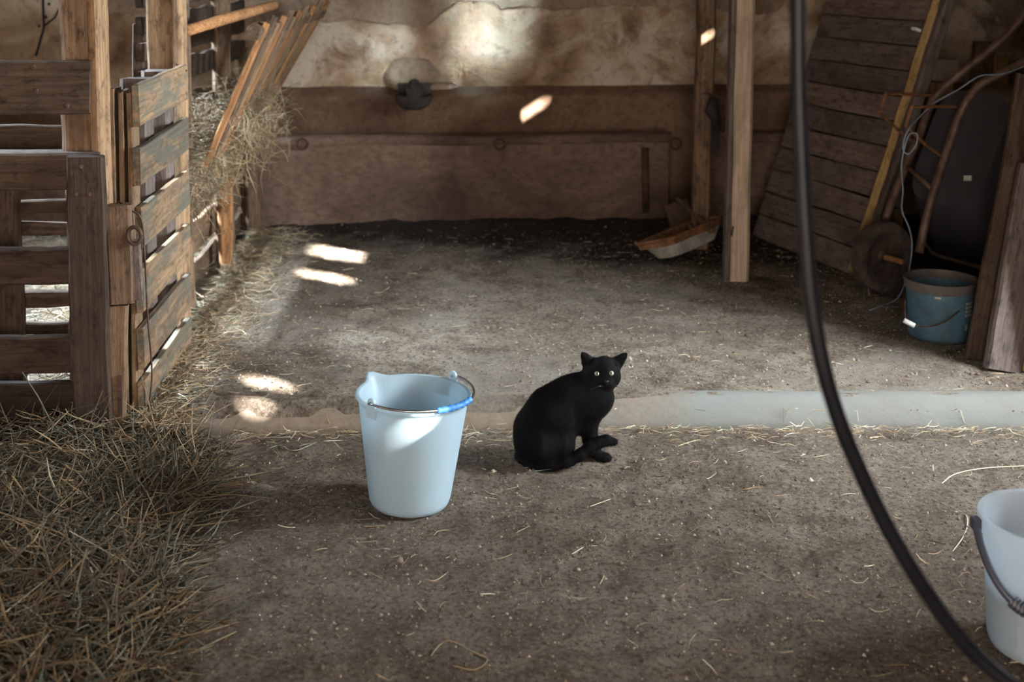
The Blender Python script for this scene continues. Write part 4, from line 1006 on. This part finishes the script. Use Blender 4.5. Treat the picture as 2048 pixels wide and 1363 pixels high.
def pos_scatter(g, n): return np.stack([g.uniform(-.75, 1.95, n), 2.0 + g.beta(1.2, 1.3, n) * 4.0, np.zeros(n) + .004], 1)
hay('scattered_straw', 1500, lambda g, n: pos_scatter(g, n), (.008, .055), (.0005, .0013), lambda g, n: np.stack([g.normal(0, 1, n), g.normal(0, .8, n), g.normal(0, .04, n)], 1), .2, floor_z, [.14, .1, .2, .1, .08, .06, .32], 'small straw bits scattered over the whole barn floor', 'straw', 4, 18)
def pos_kerb(g, n): x = g.uniform(-.6, 1.9, n); return np.stack([x, ykerb(x) - .02 - np.abs(g.normal(0, .05, n)), np.zeros(n) + .003], 1)
hay('gutter_straw', 650, pos_kerb, (.008, .06), (.0005, .0013), lambda g, n: np.stack([g.normal(0, 1, n), g.normal(0, .4, n), g.normal(0, .06, n)], 1), .2, floor_z, [.16, .12, .22, .1, .06, .06, .28], 'straw chaff caught along the foot of the concrete step', 'straw', 4, 19)
def crumbs(name, n, pos, size, cols, label, seed):
    g = np.random.default_rng(seed); p = pos(g, n); p[:, 2] = floor_z(p[:, 0], p[:, 1]); s = g.gamma(2., size / 2, n)
    B = np.array([(1, 0, 0), (-.5, .87, 0), (-.5, -.87, 0), (0, 0, .9), (0, 0, -.5)]); an = g.uniform(0, 6.28, n); c_, s_ = np.cos(an), np.sin(an)
    V = B[None] * g.uniform(.6, 1.4, (n, 5, 3)) * s[:, None, None]; V = np.stack([V[..., 0] * c_[:, None] - V[..., 1] * s_[:, None], V[..., 0] * s_[:, None] + V[..., 1] * c_[:, None], V[..., 2]], -1) + p[:, None]
    fs = np.array([(0, 1, 3), (1, 2, 3), (2, 0, 3), (1, 0, 4), (2, 1, 4), (0, 2, 4)]); Q = (np.arange(n)[:, None, None] * 5 + fs[None]).reshape(-1, 3)
    col = np.array(cols)[g.integers(0, len(cols), n)] * g.uniform(.7, 1.3, n)[:, None]
    return tag(np_mesh(name, V.reshape(-1, 3), Q, m_straw, None, False, np.repeat(col, 5, axis=0)), label, 'dirt', kind='stuff')
DC = [(.13, .095, .07), (.16, .12, .09), (.20, .155, .12), (.30, .25, .195), (.10, .072, .052)]
crumbs('dirt_crumbs', 30000, lambda g, n: np.stack([g.uniform(-.8, 1.75, n), 2.15 + g.beta(1.1, 1.3, n) * 1.45, np.zeros(n)], 1), .0017, DC, 'small dirt crumbs strewn over the front floor', 21)
crumbs('dirt_crumbs', 24000, lambda g, n: np.stack([g.uniform(-.9, 1.9, n), 3.72 + g.beta(1.0, 1.3, n) * 2.35, np.zeros(n)], 1), .0022, DC, 'small dirt crumbs strewn over the raised rear floor', 22)

# single stalks one can pick out
def stalk(px, lab, rad=.0013, col=(.46, .38, .23), zf=None, dz=0.0, nm='straw_stalk', grp=None):
    pts = []
    for (u, v) in px:
        z = 0.0
        for _ in range(4):
            p = at_z(u, v, z + .003); z = float(floor_z(np.array(p.x), np.array(p.y)))
        pts.append(at_z(u, v, z + .0025 + dz))
    cp = np.array([tuple(p) for p in curve_pts(pts, 5)])[None]
    return tag(strands(nm, cp, np.array([rad]), np.array([col]), m_straw), lab, 'straw', grp)
stalk([(1884, 966), (1905, 950), (1940, 940), (1990, 934), (2060, 931)], 'long pale straw arching above the clear water bucket rim', .0017, (.55, .52, .36))
stalk([(1905, 1102), (1925, 1075), (1934, 1052), (1932, 1030), (1900, 1010)], 'kinked pale straw left of the clear water bucket', .0014, (.50, .46, .32))
stalk([(1181, 1012), (1222, 997)], 'short straight straw right of the cat on the front floor', .0016, (.50, .44, .32))
stalk([(1144, 1107), (1168, 1093)], 'short pale straw in the middle of the front floor', .0016, (.52, .48, .38))
stalk([(1569, 815), (1578, 840), (1588, 862)], 'upright pale straw leaning on the concrete step', .0015, (.55, .50, .34))
stalk([(1357, 891), (1385, 882), (1402, 879)], 'bent straw in the gutter right of the cat', .0015, (.50, .43, .28))
stalk([(0, 1189), (80, 1190), (175, 1188), (240, 1174), (315, 1169)], 'long straight stalk reaching out of the hay pile', .0022, (.30, .24, .13), dz=.03)
stalk([(125, 1030), (170, 1075), (225, 1105), (282, 1133)], 'thick greenish stalk at the right edge of the hay pile', .0024, (.24, .22, .14), dz=.02)
stalk([(168, 1150), (190, 1120), (218, 1094)], 'slanting straw crossing the hay pile edge', .0016, (.42, .36, .23), dz=.02)
stalk([(0, 1266), (40, 1258), (72, 1232)], 'curved pale straw on the hay pile near the left edge', .0022, (.42, .36, .24), dz=.05)
stalk([(339, 1310), (357, 1299)], 'short white chip of straw beside the hay pile', .002, (.55, .52, .42))
stalk([(415, 917), (440, 922), (470, 933)], 'orange straw in the gutter near the pile', .0016, (.45, .33, .16))
stalk([(540, 895), (560, 890), (580, 900), (600, 898), (632, 884)], 'wilted green weed stalk lying in the gutter left of the bucket', .0018, (.24, .27, .18), nm='weed_stalk')
stalk([(862, 1310), (880, 1288), (905, 1282), (950, 1305), (975, 1318), (950, 1338), (905, 1330)], 'curled dry leaf stalk near the bottom edge', .002, (.26, .19, .11))
